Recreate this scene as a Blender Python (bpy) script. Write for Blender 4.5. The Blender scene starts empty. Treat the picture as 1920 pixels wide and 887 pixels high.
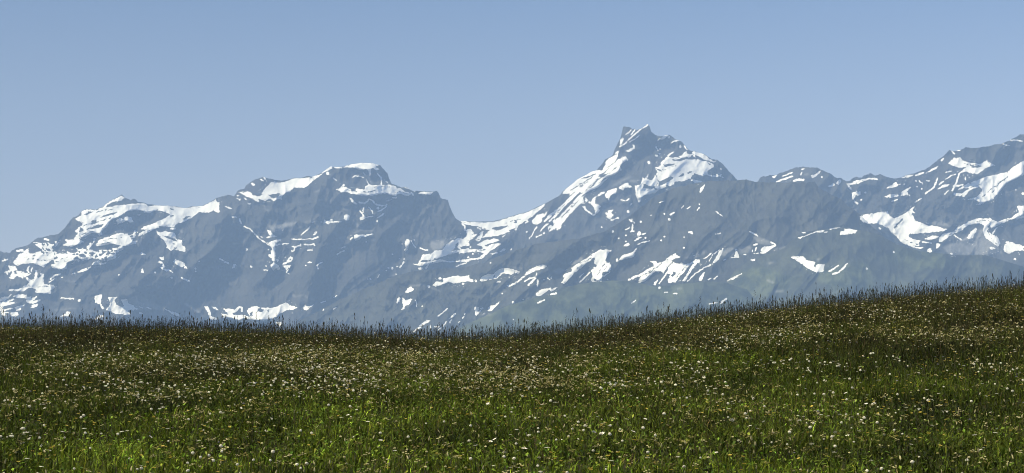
import bpy, math
import numpy as np

scene = bpy.context.scene
R = math.radians

# ---------------------------------------------------------------- camera, light, exposure
F = 3850.0                 # focal length in pixels of the 1920 wide photograph
PITCH = R(6.1)
cam_data = bpy.data.cameras.new('camera')
cam_data.sensor_fit = 'HORIZONTAL'
cam_data.sensor_width = 36.0
cam_data.lens = 36.0 * F / 1920.0
cam_data.clip_start = 0.1
cam_data.clip_end = 60000.0
cam = bpy.data.objects.new('camera', cam_data)
scene.collection.objects.link(cam)
cam.location = (0, 0, 0)
cam.rotation_euler = (R(90) + PITCH, 0, 0)
scene.camera = cam

SUN_ELEV = R(50)
SUN_AZ = R(-112)            # measured from the view direction (+Y), negative = to the left
sdir = (math.sin(SUN_AZ) * math.cos(SUN_ELEV), math.cos(SUN_AZ) * math.cos(SUN_ELEV), math.sin(SUN_ELEV))
world = bpy.data.worlds.new('World')
scene.world = world
world.use_nodes = True
wn = world.node_tree
for n in list(wn.nodes):
    wn.nodes.remove(n)
sky = wn.nodes.new('ShaderNodeTexSky')
sky.sky_type = 'NISHITA'
sky.sun_disc = False
sky.sun_elevation = SUN_ELEV
sky.sun_rotation = SUN_AZ  # rotation 0 puts the sun at +Y
sky.altitude = 2000
sky.air_density = 1.0
sky.dust_density = 2.5
sky.ozone_density = 2.6
bg = wn.nodes.new('ShaderNodeBackground')
bg.inputs['Strength'].default_value = 0.074
wo = wn.nodes.new('ShaderNodeOutputWorld')
# summer haze whitens the sky towards the horizon
tcw = wn.nodes.new('ShaderNodeTexCoord'); sx = wn.nodes.new('ShaderNodeSeparateXYZ')
cr = wn.nodes.new('ShaderNodeValToRGB'); mr = wn.nodes.new('ShaderNodeMapRange')
wn.links.new(tcw.outputs['Generated'], sx.inputs[0]); wn.links.new(sx.outputs['Z'], mr.inputs[0])
mr.inputs[1].default_value = 0.0; mr.inputs[2].default_value = 0.4
e_ = cr.color_ramp.elements
SKY_TINT = [(0.10, (0.76, 0.52, 0.385)), (0.325, (0.68, 0.49, 0.37)), (0.55, (0.385, 0.35, 0.333)), (0.8, (0.333, 0.333, 0.333))]
while len(e_) < len(SKY_TINT): e_.new(0.5)
for q_, (p_, c_) in zip(e_, SKY_TINT): q_.position = p_; q_.color = (*c_, 1)
wn.links.new(mr.outputs[0], cr.inputs[0])
mu = wn.nodes.new('ShaderNodeVectorMath'); mu.operation = 'MULTIPLY'
wn.links.new(sky.outputs[0], mu.inputs[0]); wn.links.new(cr.outputs[0], mu.inputs[1])
m3 = wn.nodes.new('ShaderNodeVectorMath'); m3.operation = 'SCALE'; 
ax_ = wn.nodes.new('ShaderNodeMath'); ax_.operation = 'MULTIPLY_ADD'      # the sky is a little brighter towards the right
wn.links.new(sx.outputs['X'], ax_.inputs[0]); ax_.inputs[1].default_value = 1.6; ax_.inputs[2].default_value = 2.95
wn.links.new(ax_.outputs[0], m3.inputs['Scale'])
wn.links.new(mu.outputs[0], m3.inputs[0])
wn.links.new(m3.outputs[0], bg.inputs[0])
wn.links.new(bg.outputs[0], wo.inputs[0])

sun_data = bpy.data.lights.new('sun', 'SUN')
sun_data.energy = 5.0
sun_data.angle = R(0.5)
sun_data.color = (1.0, 0.90, 0.64)
sun = bpy.data.objects.new('sun', sun_data)
scene.collection.objects.link(sun)
from mathutils import Vector
sun.rotation_euler = Vector(sdir).to_track_quat('Z', 'Y').to_euler()

scene.view_settings.view_transform = 'Standard'
scene.view_settings.look = 'None'
scene.view_settings.exposure = 0.78
scene.view_settings.gamma = 1.0
scene.view_settings.use_curve_mapping = False
scene.cycles.max_bounces = 6
scene.cycles.volume_bounces = 1
scene.cycles.use_denoising = True
scene.cycles.pixel_filter_type = 'BLACKMAN_HARRIS'
scene.cycles.filter_width = 0.95

HAZE_DENSITY = 0.000063
HAZE_COLOR = (0.36, 0.545, 0.91)

# ---------------------------------------------------------------- helpers
rng = np.random.default_rng(7)
_gt = np.random.default_rng(101).uniform(0, 2 * np.pi, (256, 256))
_gx, _gy = np.cos(_gt), np.sin(_gt)

def gnoise(x, y):
    xi = np.floor(x).astype(np.int64); yi = np.floor(y).astype(np.int64)
    fx = x - xi; fy = y - yi
    u = fx * fx * fx * (fx * (fx * 6 - 15) + 10); v = fy * fy * fy * (fy * (fy * 6 - 15) + 10)
    def g(ix, iy, dx, dy):
        a = ix & 255; b = iy & 255
        return _gx[a, b] * dx + _gy[a, b] * dy
    n00 = g(xi, yi, fx, fy); n10 = g(xi + 1, yi, fx - 1, fy)
    n01 = g(xi, yi + 1, fx, fy - 1); n11 = g(xi + 1, yi + 1, fx - 1, fy - 1)
    return 1.5 * ((n00 * (1 - u) + n10 * u) * (1 - v) + (n01 * (1 - u) + n11 * u) * v)

def fbm(x, y, octs=5, gain=0.5):
    s = 0; a = 1.0; t = 0
    for o in range(octs):
        s = s + a * gnoise(x + 17.3 * o, y + 9.1 * o); t += a
        x = x * 2.03; y = y * 2.03; a *= gain
    return s / t

def ridged(x, y, octs=6, gain=0.5):
    s = 0; a = 1.0; t = 0; w = 1.0
    for o in range(octs):
        n = 1 - np.abs(gnoise(x + 31.7 * o, y + 5.9 * o)) * 1.6
        n = np.clip(n, 0, 1) ** 1.6
        s = s + a * n * w; t += a
        w = np.clip(n * 1.6, 0.25, 1)
        x = x * 2.07; y = y * 2.07; a *= gain
    return s / t

def sstep(a, b, x):
    t = np.clip((x - a) / (b - a), 0, 1)
    return t * t * (3 - 2 * t)

def mesh_obj(name, verts, faces_flat, counts, mat, attrs=None, smooth=False, mats=None, mat_idx=None, link=True):
    me = bpy.data.meshes.new(name)
    nv = len(verts)
    me.vertices.add(nv)
    me.vertices.foreach_set('co', np.ascontiguousarray(verts, dtype=np.float32).ravel())
    me.loops.add(len(faces_flat))
    me.loops.foreach_set('vertex_index', np.ascontiguousarray(faces_flat, dtype=np.int32))
    me.polygons.add(len(counts))
    starts = np.concatenate([[0], np.cumsum(counts)[:-1]]).astype(np.int32)
    me.polygons.foreach_set('loop_start', starts)
    for m in (mats or [mat]):
        me.materials.append(m)
    if mat_idx is not None:
        me.polygons.foreach_set('material_index', np.ascontiguousarray(mat_idx, dtype=np.int32))
    me.polygons.foreach_set('use_smooth', np.full(len(counts), smooth, dtype=bool))
    for k, v in (attrs or {}).items():
        if v.ndim == 1:
            at = me.attributes.new(k, 'FLOAT', 'POINT')
            at.data.foreach_set('value', np.ascontiguousarray(v, dtype=np.float32))
        else:
            at = me.attributes.new(k, 'FLOAT_COLOR', 'POINT')
            c = np.ones((nv, 4), dtype=np.float32); c[:, :3] = v
            at.data.foreach_set('color', c.ravel())
    me.update(calc_edges=True)
    o = bpy.data.objects.new(name, me)
    if link:
        scene.collection.objects.link(o)
    return o

def grid_faces(nr, nc):
    i = np.arange(nr - 1)[:, None] * nc + np.arange(nc - 1)[None, :]
    return np.stack([i, i + nc, i + nc + 1, i + 1], -1).reshape(-1), np.full((nr - 1) * (nc - 1), 4)

def tag(o, label=None, cat=None, group=None, kind=None):
    if label: o['label'] = label
    if cat: o['category'] = cat
    if group: o['group'] = group
    if kind: o['kind'] = kind

class NT:
    def __init__(self, name):
        self.m = bpy.data.materials.new(name); self.m.use_nodes = True
        self.t = self.m.node_tree
        for n in list(self.t.nodes): self.t.nodes.remove(n)
        self.out = self.n('ShaderNodeOutputMaterial')
    def n(self, typ, **kw):
        nd = self.t.nodes.new(typ)
        for k, v in kw.items(): setattr(nd, k, v)
        return nd
    def l(self, a, b): self.t.links.new(a, b)
    def attr(self, name):
        a = self.n('ShaderNodeAttribute'); a.attribute_name = name; return a
    def noise(self, scale, detail=6, rough=0.55, vec=None):
        a = self.n('ShaderNodeTexNoise'); a.inputs['Scale'].default_value = scale
        a.inputs['Detail'].default_value = detail; a.inputs['Roughness'].default_value = rough
        if vec is not None: self.l(vec, a.inputs['Vector'])
        return a.outputs[0]
    def math(self, op, a, b=None, clamp=False):
        m = self.n('ShaderNodeMath', operation=op, use_clamp=clamp)
        for i, v in enumerate((a, b)):
            if v is None: continue
            if isinstance(v, (int, float)): m.inputs[i].default_value = v
            else: self.l(v, m.inputs[i])
        return m.outputs[0]
    def rng(self, v, a, b, c=0.0, d=1.0):
        m = self.n('ShaderNodeMapRange'); self.l(v, m.inputs[0])
        for i, q in enumerate((a, b, c, d)): m.inputs[i + 1].default_value = q
        return m.outputs[0]
    def mix(self, f, a, b):
        m = self.n('ShaderNodeMix', data_type='RGBA')
        if isinstance(f, (int, float)): m.inputs[0].default_value = f
        else: self.l(f, m.inputs[0])
        for i, v in ((6, a), (7, b)):
            if isinstance(v, tuple): m.inputs[i].default_value = (*v, 1)
            else: self.l(v, m.inputs[i])
        return m.outputs[2]
SNOW = '''
@ 0 360 6.825
p 960 345 1040 300 1045 250 1100 222 1235 230 1320 190 1400 120 1490 80 1550 50 1600 70 1560 110 1450 125 1380 165 1350 195 1450 180 1590 160 1638 190 1638 235 1560 290 1450 345 1400 380 1370 440 1300 500 1310 550 1270 570 1240 530 1180 520 1100 560 1010 605 1080 640 1000 670 920 700 830 690 800 680 860 650 830 610 930 610 960 580 1000 520 960 510 1000 460 1050 430 1060 390 1000 375
h 1060 300 1160 250 1190 255 1120 290
h 1270 330 1380 280 1550 240 1480 275 1380 310
h 1165 375 1230 365 1240 395 1170 420
h 1150 470 1210 430 1330 405 1310 440 1240 460 1180 480
h 1000 520 1040 450 1080 490 1010 520
m 420 640 460 640 520 655 600 650 690 640 790 600 720 700 660 700 700 760 730 770 700 887 170 887 240 830 330 740 370 720 375 800 440 780 550 750 490 700 430 660
p 1225 680 1270 610 1400 565 1540 520 1638 540 1638 680 1560 690 1450 660 1300 690 1250 690
m 730 887 740 820 830 820 870 740 900 790 960 760 990 700 1000 740 1100 700 1170 640 1180 600 1260 570 1200 650 1130 740 1260 740 1400 740 1520 700 1590 730 1500 775 1390 750 1260 790 1260 820 1490 810 1480 850 1380 887 1290 870 1230 850 1150 850 1050 887
p 210 740 300 730 310 765 215 765
l 25 570 605 620 615
m 20 887 50 850 80 860 110 850 140 887
m 1460 380 1540 330 1638 310 1638 360 1560 400 1500 400
@ 0 480 6.825
p 165 85 250 -30 690 -30 690 30 650 60 600 100 570 145 480 110 420 90 300 100 215 125
h 330 40 420 20 430 30 340 50
p 690 60 740 25 700 -30 870 -30 890 60 850 90 855 160 810 175 700 165 650 140 660 110 700 110
m 870 -40 1490 -60 1480 20 1330 70 1300 40 1200 30 1050 60 900 110 960 60 880 70
p 1160 110 1240 60 1290 65 1260 90 1360 80 1360 105 1240 115
p 980 210 1060 170 1165 135 1160 155 1060 205
p 910 235 960 205 965 220 920 240
p 630 300 700 235 780 220 780 240 700 260 650 305
p 765 285 810 260 810 275
l 14 630 335 700 295
g 20 845 215 870 175 900 155
m 50 210 110 180 110 125 200 130 230 190 330 200 370 110 420 140 400 230 330 260 300 300 250 280 220 250 170 295 120 285 100 240
p 330 260 400 310 440 290 450 180 475 180 480 280 520 270 520 220 565 230 560 360 690 370 700 400 660 440 650 490 560 480 450 465 460 430 420 410 370 410 300 450 140 450 100 430 240 420 300 385 380 340 330 290
p 0 540 60 520 90 520 155 485 130 530 60 570 0 580
p 0 590 90 570 170 545 190 560 70 600 190 585 180 610 50 640 20 690 0 690
p 160 515 230 490 340 495 340 525 400 515 400 545 470 510 480 525 420 575 525 555 515 575 420 610 350 605 330 560 390 550 200 530
p 380 655 420 620 490 610 480 640 430 665
p 190 655 330 615 270 660 270 690 210 700
p 0 690 160 660 165 680 20 710 130 720 220 715 240 750 200 780 140 760 130 730 60 730 80 760 20 760
p 780 530 950 540 950 560 770 545
d 1015 570 18
p 1210 510 1305 490 1290 610 1340 670 1310 685 1285 650 1285 620 1215 600
p 1380 530 1500 525 1465 560 1480 610 1540 660 1638 660 1638 760 1560 740 1480 740 1420 710 1350 690 1400 640 1410 590
p 1545 560 1638 550 1638 660 1590 640
p 760 780 830 740 850 710 910 715 870 770 800 770
p 1210 820 1265 750 1350 765 1270 800
g 12 680 690 830 685 960 670
g 14 880 320 960 330
@ 220 360 6.825
p 0 315 0 240 100 205 110 160 200 150 340 145 400 180 500 170 700 180 830 205 870 210 960 185 1080 185 1170 145 1260 95 1275 130 1308 130 1300 230 1320 250 1290 265 1230 235 1180 262 1040 262 950 330 850 385 780 395 720 450 560 440 480 470 350 480 300 475 340 440 450 410 540 365 620 330 680 290 600 250 500 230 420 270 340 265 330 235 220 230 130 240
h 820 350 900 310 950 300 870 350
h 670 205 720 215 720 240 680 230
h 670 300 720 295 720 315 680 315
p 265 570 290 520 400 475 490 465 380 520 340 545
p 670 465 750 455 740 480 690 482
p 495 490 540 520 620 500 740 530 755 600 830 620 835 690 870 700 870 765 800 755 720 730 690 755 620 710 640 690 600 620 560 590 520 550
h 560 550 680 580 740 600 770 630 730 630 640 590
h 690 650 750 665 740 675
h 690 710 770 715 740 730
p 0 360 60 370 120 320 180 320 210 390 160 390 120 350 60 390 0 420
p 240 290 310 275 280 305
m 0 540 130 530 160 560 230 480 265 520 220 580 170 650 0 660
p 0 720 80 660 260 620 240 660 130 690 80 690 80 730 0 775
p 1370 185 1430 190 1475 215 1430 220
p 1455 325 1500 305 1540 325
l 20 1560 345 1585 400
g 25 790 485 830 510
l 22 305 787 350 798
p 535 840 600 825 590 870 550 870
@ 220 480 6.825
p 535 20 600 5 590 45 550 45
l 25 540 75 570 90 600 140
l 22 560 150 640 190
l 20 655 175 700 210
p 710 75 740 40 860 90 870 120 900 160 850 155 780 120
p 300 215 310 175 325 155 345 215
d 485 212 10 695 278 14 20 243 8 1000 160 12 1003 198 10 1050 68 10
p 810 270 860 285 920 310 940 340 880 320 820 290
l 20 1310 35 1350 55 1380 80 1425 92
p 1480 110 1525 115 1500 150 1465 165
p 50 570 125 555 130 600 220 640 225 665 275 680 200 695 100 690 140 710 180 740 110 755 60 720 0 730 0 640 60 650 90 640
p 280 655 330 660 325 675
p 360 655 400 655 450 680 420 685
p 580 665 640 690 700 710 790 740 800 780 740 765 660 715
l 20 285 728 315 738
f 130 555 240 500 360 540 460 590 560 650 600 690 100 690
g 30 870 610 1050 720
@ 420 295 6.825
p 1385 118 1390 140 1270 200 1200 260 1140 300 1100 340 1040 390 980 385 900 385 850 440 780 455 740 500 740 545 690 530 640 560 600 540 560 535 520 555 440 530 450 575 400 560 350 520 280 500 230 470 175 450 230 440 290 440 280 420 340 450 380 490 460 500 520 400 580 345 600 320 660 310 720 325 790 310 900 268 1010 270 1100 255 1130 262 1130 240 1220 225 1300 165 1350 118
h 560 480 640 470 720 460 690 510 640 525 590 505
p 1400 125 1510 122 1510 140 1430 140
p 1540 115 1638 90 1638 130 1560 128
p 340 325 370 325 400 360 370 365
l 15 470 280 500 300
l 18 515 260 540 300
p 290 580 350 590 330 605
f 500 650 575 675 560 690
p 0 625 50 630 105 655 80 665 30 640
p 90 755 140 750 180 775 110 775
l 20 200 790 220 840
g 20 470 600 520 625
m 160 480 210 490 210 560 160 530
m 240 510 320 545 300 560
p 1390 250 1440 290 1440 305 1400 275
d 1325 205 18 1330 830 22
p 1425 410 1480 400 1530 340 1560 380 1638 420 1638 470 1560 440 1500 450 1470 430
p 1600 510 1638 540 1638 580
g 16 1200 550 1260 545
g 12 1290 630 1370 630
g 14 1160 445 1230 420
g 12 1320 560 1370 560
p 1115 830 1150 815 1160 840
l 13 1240 830 1400 825 1500 825
p 1270 860 1285 790 1310 820 1390 790 1380 830 1300 835
p 1530 800 1580 770 1560 720 1600 740 1605 790 1580 810
@ 420 410 6.825
f 570 90 700 65 920 40 940 60 780 130 710 195 620 170
g 16 820 160 900 130 1000 100
g 14 1000 80 1060 40 1120 30
l 16 255 100 330 130 385 185 440 245 500 290 560 330
p 550 140 600 155 620 195 680 235 600 235 570 255 535 240 590 220 560 180
p 455 225 500 235 490 250
p 550 310 640 275 730 260 730 290 640 310 690 330 690 350 640 345 670 390 650 410 660 490 660 530 640 560 690 590 720 640 700 660 650 640 630 665 600 620 590 590 630 570 610 510 570 480 570 455 605 460 600 410 620 400 600 360 560 330
l 12 690 330 830 318
l 13 860 262 1040 265 1110 255
l 20 1130 260 1200 235
p 1130 215 1170 160 1200 170 1160 210
l 15 990 210 1030 170 1090 120 1100 95
p 855 350 930 350 990 320 990 355 910 375 910 410 870 430 850 405 890 400 890 375
l 14 1030 330 1100 335 1150 320 1160 345
l 14 1070 405 1130 402
l 20 755 580 800 565 850 490 870 500 860 540 820 550
p 750 600 860 595 825 640 820 690 840 715 780 690 800 660
p 1060 560 1090 545 1130 565 1100 575
l 15 1260 560 1215 575 1195 600 1200 640
f 1305 320 1345 305 1350 335 1315 340
g 18 1400 320 1410 290 1460 270
g 20 1490 245 1600 240
p 1500 375 1550 350 1550 370
l 18 1450 460 1490 430 1540 410
d 290 395 15 350 615 14 130 600 14 685 530 14 570 395 8 1045 598 9 540 605 8
l 16 0 545 55 570
g 10 415 540 510 535
l 9 510 658 560 660
l 14 1615 265 1638 240
g 14 120 320 220 320 260 270
@ 370 520 7.111
p 690 510 660 445 690 410 730 385 790 385 830 400 880 405 1000 405 1060 395 1130 355 1180 335 1240 370 1340 395 1280 430 1180 440 1100 490 1020 545 900 575 760 570 640 545 560 560 670 580 620 600 560 600 470 550 340 545 320 480 440 510 540 500 620 500 700 530
h 800 420 840 405 880 430 870 470 800 450
h 700 480 735 450 735 510 700 525
h 935 430 950 420 950 480 940 490
p 330 415 430 420 500 425 560 385 605 390 605 465 585 460 575 405 545 430 520 465 470 475 480 510 420 520 400 470
p 90 385 140 385 170 440 190 520 250 540 260 580 170 560 140 470
p 180 390 250 400 290 445 240 430
p 1405 400 1430 375 1480 385 1570 355 1500 405 1450 445 1420 430
p 1670 440 1695 410 1690 440
l 10 1815 270 1860 240
l 16 1815 425 1850 400
l 12 1650 335 1710 320
g 25 1270 235 1310 260
g 18 1340 250 1400 240
g 20 1440 250 1470 270
g 18 1520 290 1560 300
p 1040 600 1125 600 1110 650 1080 660 1080 630
@ 640 295 6.825
p 0 130 60 115 120 90 250 70 400 78 480 100 440 115 490 160 450 165 400 140 330 150 240 160 200 150 150 125 50 128
p 330 150 380 150 370 240 350 220 350 190
p 270 185 310 220 300 235
l 12 145 260 180 235 250 245 280 260
l 14 325 290 350 350
g 20 360 270 390 345
l 18 465 210 510 260 512 350
l 12 550 290 590 320
p 20 360 50 380 80 420 180 430 190 400 300 410 300 375 350 350 420 360 500 355 600 350 700 370 710 400 760 395 820 440 860 450 900 445 930 470 920 500 890 470 860 495 800 490 760 460 720 470 690 500 640 485 600 475 580 460 470 475 390 490 260 490 150 465 50 440 0 420 0 390
h 260 430 330 440 470 410 400 445 290 450
l 12 760 370 870 400 940 430
p 630 520 720 500 700 530
p 985 470 1010 445 1180 440 1150 475
p 95 515 130 520 190 590 215 600 180 605 130 560
l 18 230 575 290 590 340 560 350 530 400 555 440 600 500 620 570 620 580 600
d 470 650 16 460 818 10
l 14 470 690 510 680 560 640 580 620
l 18 235 680 270 720 285 650 270 720 280 750
p 235 770 290 745 320 765 410 745 410 765 330 770 240 810
l 14 350 640 400 690 400 720
p 40 740 70 720 105 750 90 805 30 790
l 14 470 770 545 720
l 12 580 560 640 540
g 20 170 860 220 887
g 16 20 660 80 670
@ 640 410 6.825
p 160 215 200 200 300 205 300 240 260 235 230 270 180 290 165 260
l 18 300 225 330 210 400 200
g 14 170 180 250 150 400 155
g 18 150 20 240 110 280 150
g 16 0 240 100 245
l 10 0 375 50 360
l 12 115 270 145 240
p 815 290 835 260 870 270 870 320 850 400 825 425 800 400 830 370 810 320
l 14 895 280 905 310 950 370
p 720 490 765 520 740 515
p 785 520 810 505 815 525
p 790 540 810 550 790 590 745 640 740 620 780 580
g 10 480 660 500 620 580 540
l 12 465 755 485 720
d 375 773 10 340 775 8 650 635 12 605 630 9 715 612 10 320 297 10 655 455 10 775 322 8 930 272 9 575 665 8 700 708 9
g 12 600 755 700 710
g 18 960 230 1000 190
l 15 1010 375 1060 400 1105 405
p 1000 540 1040 460 1140 450 1200 410 1290 400 1340 340 1400 290 1500 250 1560 260 1638 210 1638 420 1500 430 1380 455 1290 490 1200 510 1160 540 1250 520 1400 545 1638 530 1638 550 1400 560 1300 550 1200 570 1090 590 1000 605 900 575 980 580
h 1400 420 1470 360 1500 380 1560 350 1638 345 1638 375 1600 385 1480 400
h 1030 530 1140 530 1140 545 1010 560
h 1450 360 1510 280 1520 300 1480 370
p 1170 860 1200 820 1250 810 1290 820 1320 780 1400 750 1450 740 1590 745 1638 720 1638 790 1560 810 1500 800 1400 810 1300 835 1240 860
f 1140 280 1220 300 1330 260 1360 290 1290 380 1180 410 1140 360
l 18 990 640 1040 635
l 22 1080 640 1110 590
l 13 1465 620 1530 590 1600 565
l 18 1545 60 1580 100 1580 150
@ 860 380 6.825
p 20 232 150 245 300 247 450 240 600 205 720 165 860 130 1000 65 1110 10 1080 60 950 170 900 210 840 240 770 290 740 350 690 350 640 380 600 390 520 420 440 430 300 450 380 370 400 350 330 345 300 325 240 300 150 295 50 265
h 430 320 560 300 650 295 600 320 510 355 420 340
h 700 255 750 235 740 265
h 640 350 740 320 720 345 660 370
p 90 350 150 330 190 380 200 390 150 410 240 400 200 450 130 490 50 520 0 570 0 480 80 460 110 420
p 320 365 300 440 260 500 200 480 240 450 280 370
p 230 310 290 335 280 350 240 330
p 280 510 360 470 400 480 440 460 520 470 520 490 400 520 330 545 330 560 420 530 545 515 530 540 400 620 370 650 300 720 200 730 0 755 0 735 240 710 330 650 240 630 0 655 0 630 150 600 300 595 300 560 230 540
h 0 660 300 640 320 655 240 700 150 715 0 715
d 120 700 14 150 570 12 180 658 9
l 12 0 800 60 780 100 765
m 0 570 80 500 130 500 100 560 0 600
p 520 625 570 590 615 575 590 610 545 630
l 18 430 660 490 640
l 12 665 610 672 590
p 385 770 420 750 420 785
p 930 235 1000 160 1060 135 1110 130 1130 105 1135 115 1110 170 1070 200 1060 250 1000 285 960 280
p 1080 250 1150 160 1250 90 1340 -10 1430 -10 1330 80 1220 150 1100 250
l 16 1160 240 1240 160 1350 80 1420 10
p 1270 240 1310 180 1370 130 1440 20 1530 -10 1520 50 1420 150 1400 180 1330 260
m 1200 230 1280 200 1290 250 1220 260
m 1140 310 1200 270 1270 270 1240 350 1210 340 1150 360
l 18 1050 360 1100 300 1140 270
l 16 1160 365 1200 345
l 18 1260 345 1300 320
l 14 1000 310 960 370 930 430 900 460
l 14 990 440 1060 410
d 1095 390 12 870 375 10 870 230 10
l 14 850 260 890 240
l 12 560 440 600 400
l 12 1590 50 1638 110
p 470 887 520 850 600 840 720 860 780 887
p 880 875 1000 805 1100 790 1130 810 1100 840 1000 870
f 1400 780 1500 730 1580 700 1590 740 1480 790
f 680 820 830 830 800 860 740 860
p 1470 830 1540 770 1638 710 1638 760 1560 840 1500 887 1440 887
@ 730 500 6.825
p 555 240 600 190 650 195 690 150 780 130 830 118 970 125 1000 110 1020 150 1075 170 1075 200 1000 185 960 190 890 205 820 215 770 195 740 215 680 210 660 235 580 255
h 650 180 690 160 690 195 660 195
d 650 150 16 945 220 14 1105 182 14 505 262 12
p 490 240 520 240 515 275 500 270
p 1155 180 1180 130 1260 95 1330 95 1400 35 1450 20 1530 20 1638 50 1638 75 1560 100 1500 90 1440 90 1380 150 1270 170 1180 190
h 1325 120 1360 100 1350 125 1330 135
p 200 330 240 270 280 255 310 290 300 310 240 335
p 95 410 130 395 150 410 120 450 95 485
p 165 400 185 390 200 430 300 405 250 490 205 495 195 540 145 555 180 510 165 460
l 12 335 430 350 470 345 510
d 422 505 9 1445 345 10 1585 455 12 1415 100 4 1590 675 8
l 14 620 635 680 590 740 540
l 22 800 640 840 605
l 12 760 670 830 630
l 14 770 720 790 680
l 12 940 660 970 595
l 14 885 715 900 705
p 280 850 350 790 410 730 480 680 530 690 450 740 400 780 330 830
p 510 800 530 740 540 780 525 800
l 14 580 770 640 770
l 14 630 810 690 760 730 700
p 1085 515 1145 515 1130 600 1180 520 1205 525 1150 590 1120 630 1100 620
p 1265 520 1300 500 1350 490 1420 440 1400 470 1310 565 1260 570
g 18 1200 620 1300 615
g 26 260 240 460 235
p 1590 230 1638 180 1638 200 1600 245
l 16 1510 245 1570 230
l 16 1380 200 1420 190
g 14 540 270 650 315
g 12 1440 330 1490 310
@ 950 470 6.825
p 0 230 80 245 180 270 160 290 80 290 60 310 40 280 0 290
p 210 330 260 270 360 210 430 185 500 178 515 200 480 225 380 250 280 300 150 400 100 450 80 430 130 390
l 22 20 455 80 430
l 16 230 395 280 360 370 340
l 22 280 440 330 390 370 345
l 20 395 370 400 410 390 450
l 12 385 290 375 320
f 590 250 680 220 760 250 700 290 600 290
l 12 520 350 550 370 580 340
d 475 375 12
p 695 410 730 370 720 310 790 280 880 255 840 320 780 380 740 430
p 820 240 880 180 960 150 1080 50 1190 -10 1340 -10 1290 60 1260 130 1290 155 1320 150 1335 200 1325 280 1250 335 1220 340 1215 395 1150 395 1100 400 1075 380 1100 330 1090 270 1160 190 1120 160 1130 80 1010 170 930 240 900 250 930 200 870 220
h 1210 320 1240 270 1300 270 1310 280 1240 315
h 1110 370 1130 350 1150 380 1130 390
l 16 935 405 1010 330 1130 215
l 14 940 340 980 290
f 780 160 940 80 980 90 870 160
p 370 555 450 490 540 480 570 470 580 490 655 460 630 490 570 525 545 490 480 550 430 580 380 575
l 24 570 560 630 545
l 20 400 670 480 630
d 85 660 16 215 627 12 1415 125 12 1290 368 10
g 20 780 445 830 432
p 1435 130 1480 60 1560 40 1600 20 1638 0 1638 30 1570 90 1500 110
p 1545 380 1600 350 1638 325 1638 350 1580 380
@ 1040 300 6.825
p -10 660 100 560 200 430 100 435 110 400 200 350 300 240 470 155 540 160 700 60 820 -10 950 -10 880 30 830 80 860 130 790 170 720 200 660 250 560 340 420 410 370 470 330 560 270 620 180 710 100 790 80 860 -10 887
h 330 240 540 165 520 200 400 235
h 100 550 190 450 200 460 110 560
h 0 745 120 600 320 410 340 420 190 590 60 720 0 770
h 380 340 430 280 530 230 560 200 640 120 620 150 530 270 450 310
h 560 210 690 160 660 190 600 230
l 12 490 150 560 130
m 340 490 400 480 430 520 380 560 330 550
l 20 440 540 480 560 510 610 530 650
p 470 550 480 500 540 450 520 490 520 560 600 590 560 620 575 650 540 690 500 715 460 700 510 690 520 620 490 600
l 20 380 600 410 650 460 680 500 705
l 24 560 460 590 430 630 420
p 650 430 690 390 790 360 790 430 740 440 710 460 690 540 680 480 650 480
p 820 350 880 310 940 285 950 320 990 345 940 360 900 350 880 390 830 370
p 1025 330 1090 320 1130 220 1150 240 1215 165 1160 250 1180 275 1240 270 1300 180 1330 140 1290 90 1340 85 1360 30 1420 -10 1638 -10 1638 250 1560 270 1500 320 1400 345 1340 380 1290 420 1150 450 1110 480 1100 540 1075 545 1055 500 1050 400
h 1150 290 1200 320 1280 330 1290 350 1230 365 1140 345
h 1340 300 1400 260 1450 240 1520 220 1480 280 1400 310 1340 340
h 1310 110 1340 100 1370 130 1330 150
h 1400 90 1470 80 1550 45 1500 80 1430 110
h 1090 370 1110 370 1100 385
h 1560 210 1638 180 1638 205 1590 220
l 14 850 510 900 525 950 500
l 20 970 575 985 560
d 1205 32 18 940 660 14 600 860 10 1100 790 10 810 742 10 1465 760 15 1235 705 8
l 20 660 680 690 720 720 770
p 680 650 760 635 720 670 760 715 730 730 740 775 650 730 690 710
l 14 960 760 1010 800 990 780
l 18 1000 830 990 880
l 18 1480 700 1525 675
l 10 1340 545 1400 525
g 16 750 330 870 260 970 220
g 25 970 270 1040 270
l 12 740 765 800 745
@ 1040 225 6.825
p 100 887 200 830 310 740 480 660 540 640 550 660 630 560 660 520 700 490 790 440 800 480 760 560 860 480 910 460 940 520 880 530 830 590 860 650 780 660 640 780 560 860 500 887
h 340 750 540 680 530 695 400 750
h 540 730 640 660 720 600 600 720
h 560 640 640 540 660 560 600 650
h 560 720 690 680 660 700 600 740
l 14 780 430 810 400 800 470
p 900 400 960 370 1010 350 990 310 1030 330 1020 370 960 410
l 16 830 340 890 310 960 240 1040 170 1100 120 1190 65
l 14 910 180 960 150 980 130
l 14 980 190 1030 120
p 840 240 880 230 870 290 830 320 840 280
l 12 960 280 1030 240 1080 200
d 1205 545 18 1310 460 12 1345 435 12 1350 370 10
p 1310 265 1380 215 1460 195 1390 245
p 1490 295 1540 255 1600 260 1550 280
l 14 1295 345 1320 385
l 16 1440 490 1470 440 1520 410
g 12 1040 370 1110 350
g 14 860 770 970 730
d 1460 225 12 1610 330 12
@ 1180 240 6.825
p 330 510 390 490 460 410 520 375 620 375 680 350 700 310 740 290 730 330 790 335 830 340 860 390 900 410 950 425 1010 430 1080 465 1080 500 1000 545 1000 590 940 615 880 590 830 580 780 650 700 680 600 700 530 740 470 750 370 800 280 840 200 850 150 887 90 887 70 740 140 730 180 640 200 660 255 580 220 655 290 670 330 620 380 580 340 540
h 440 470 520 455 600 460 530 485 440 500
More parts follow.
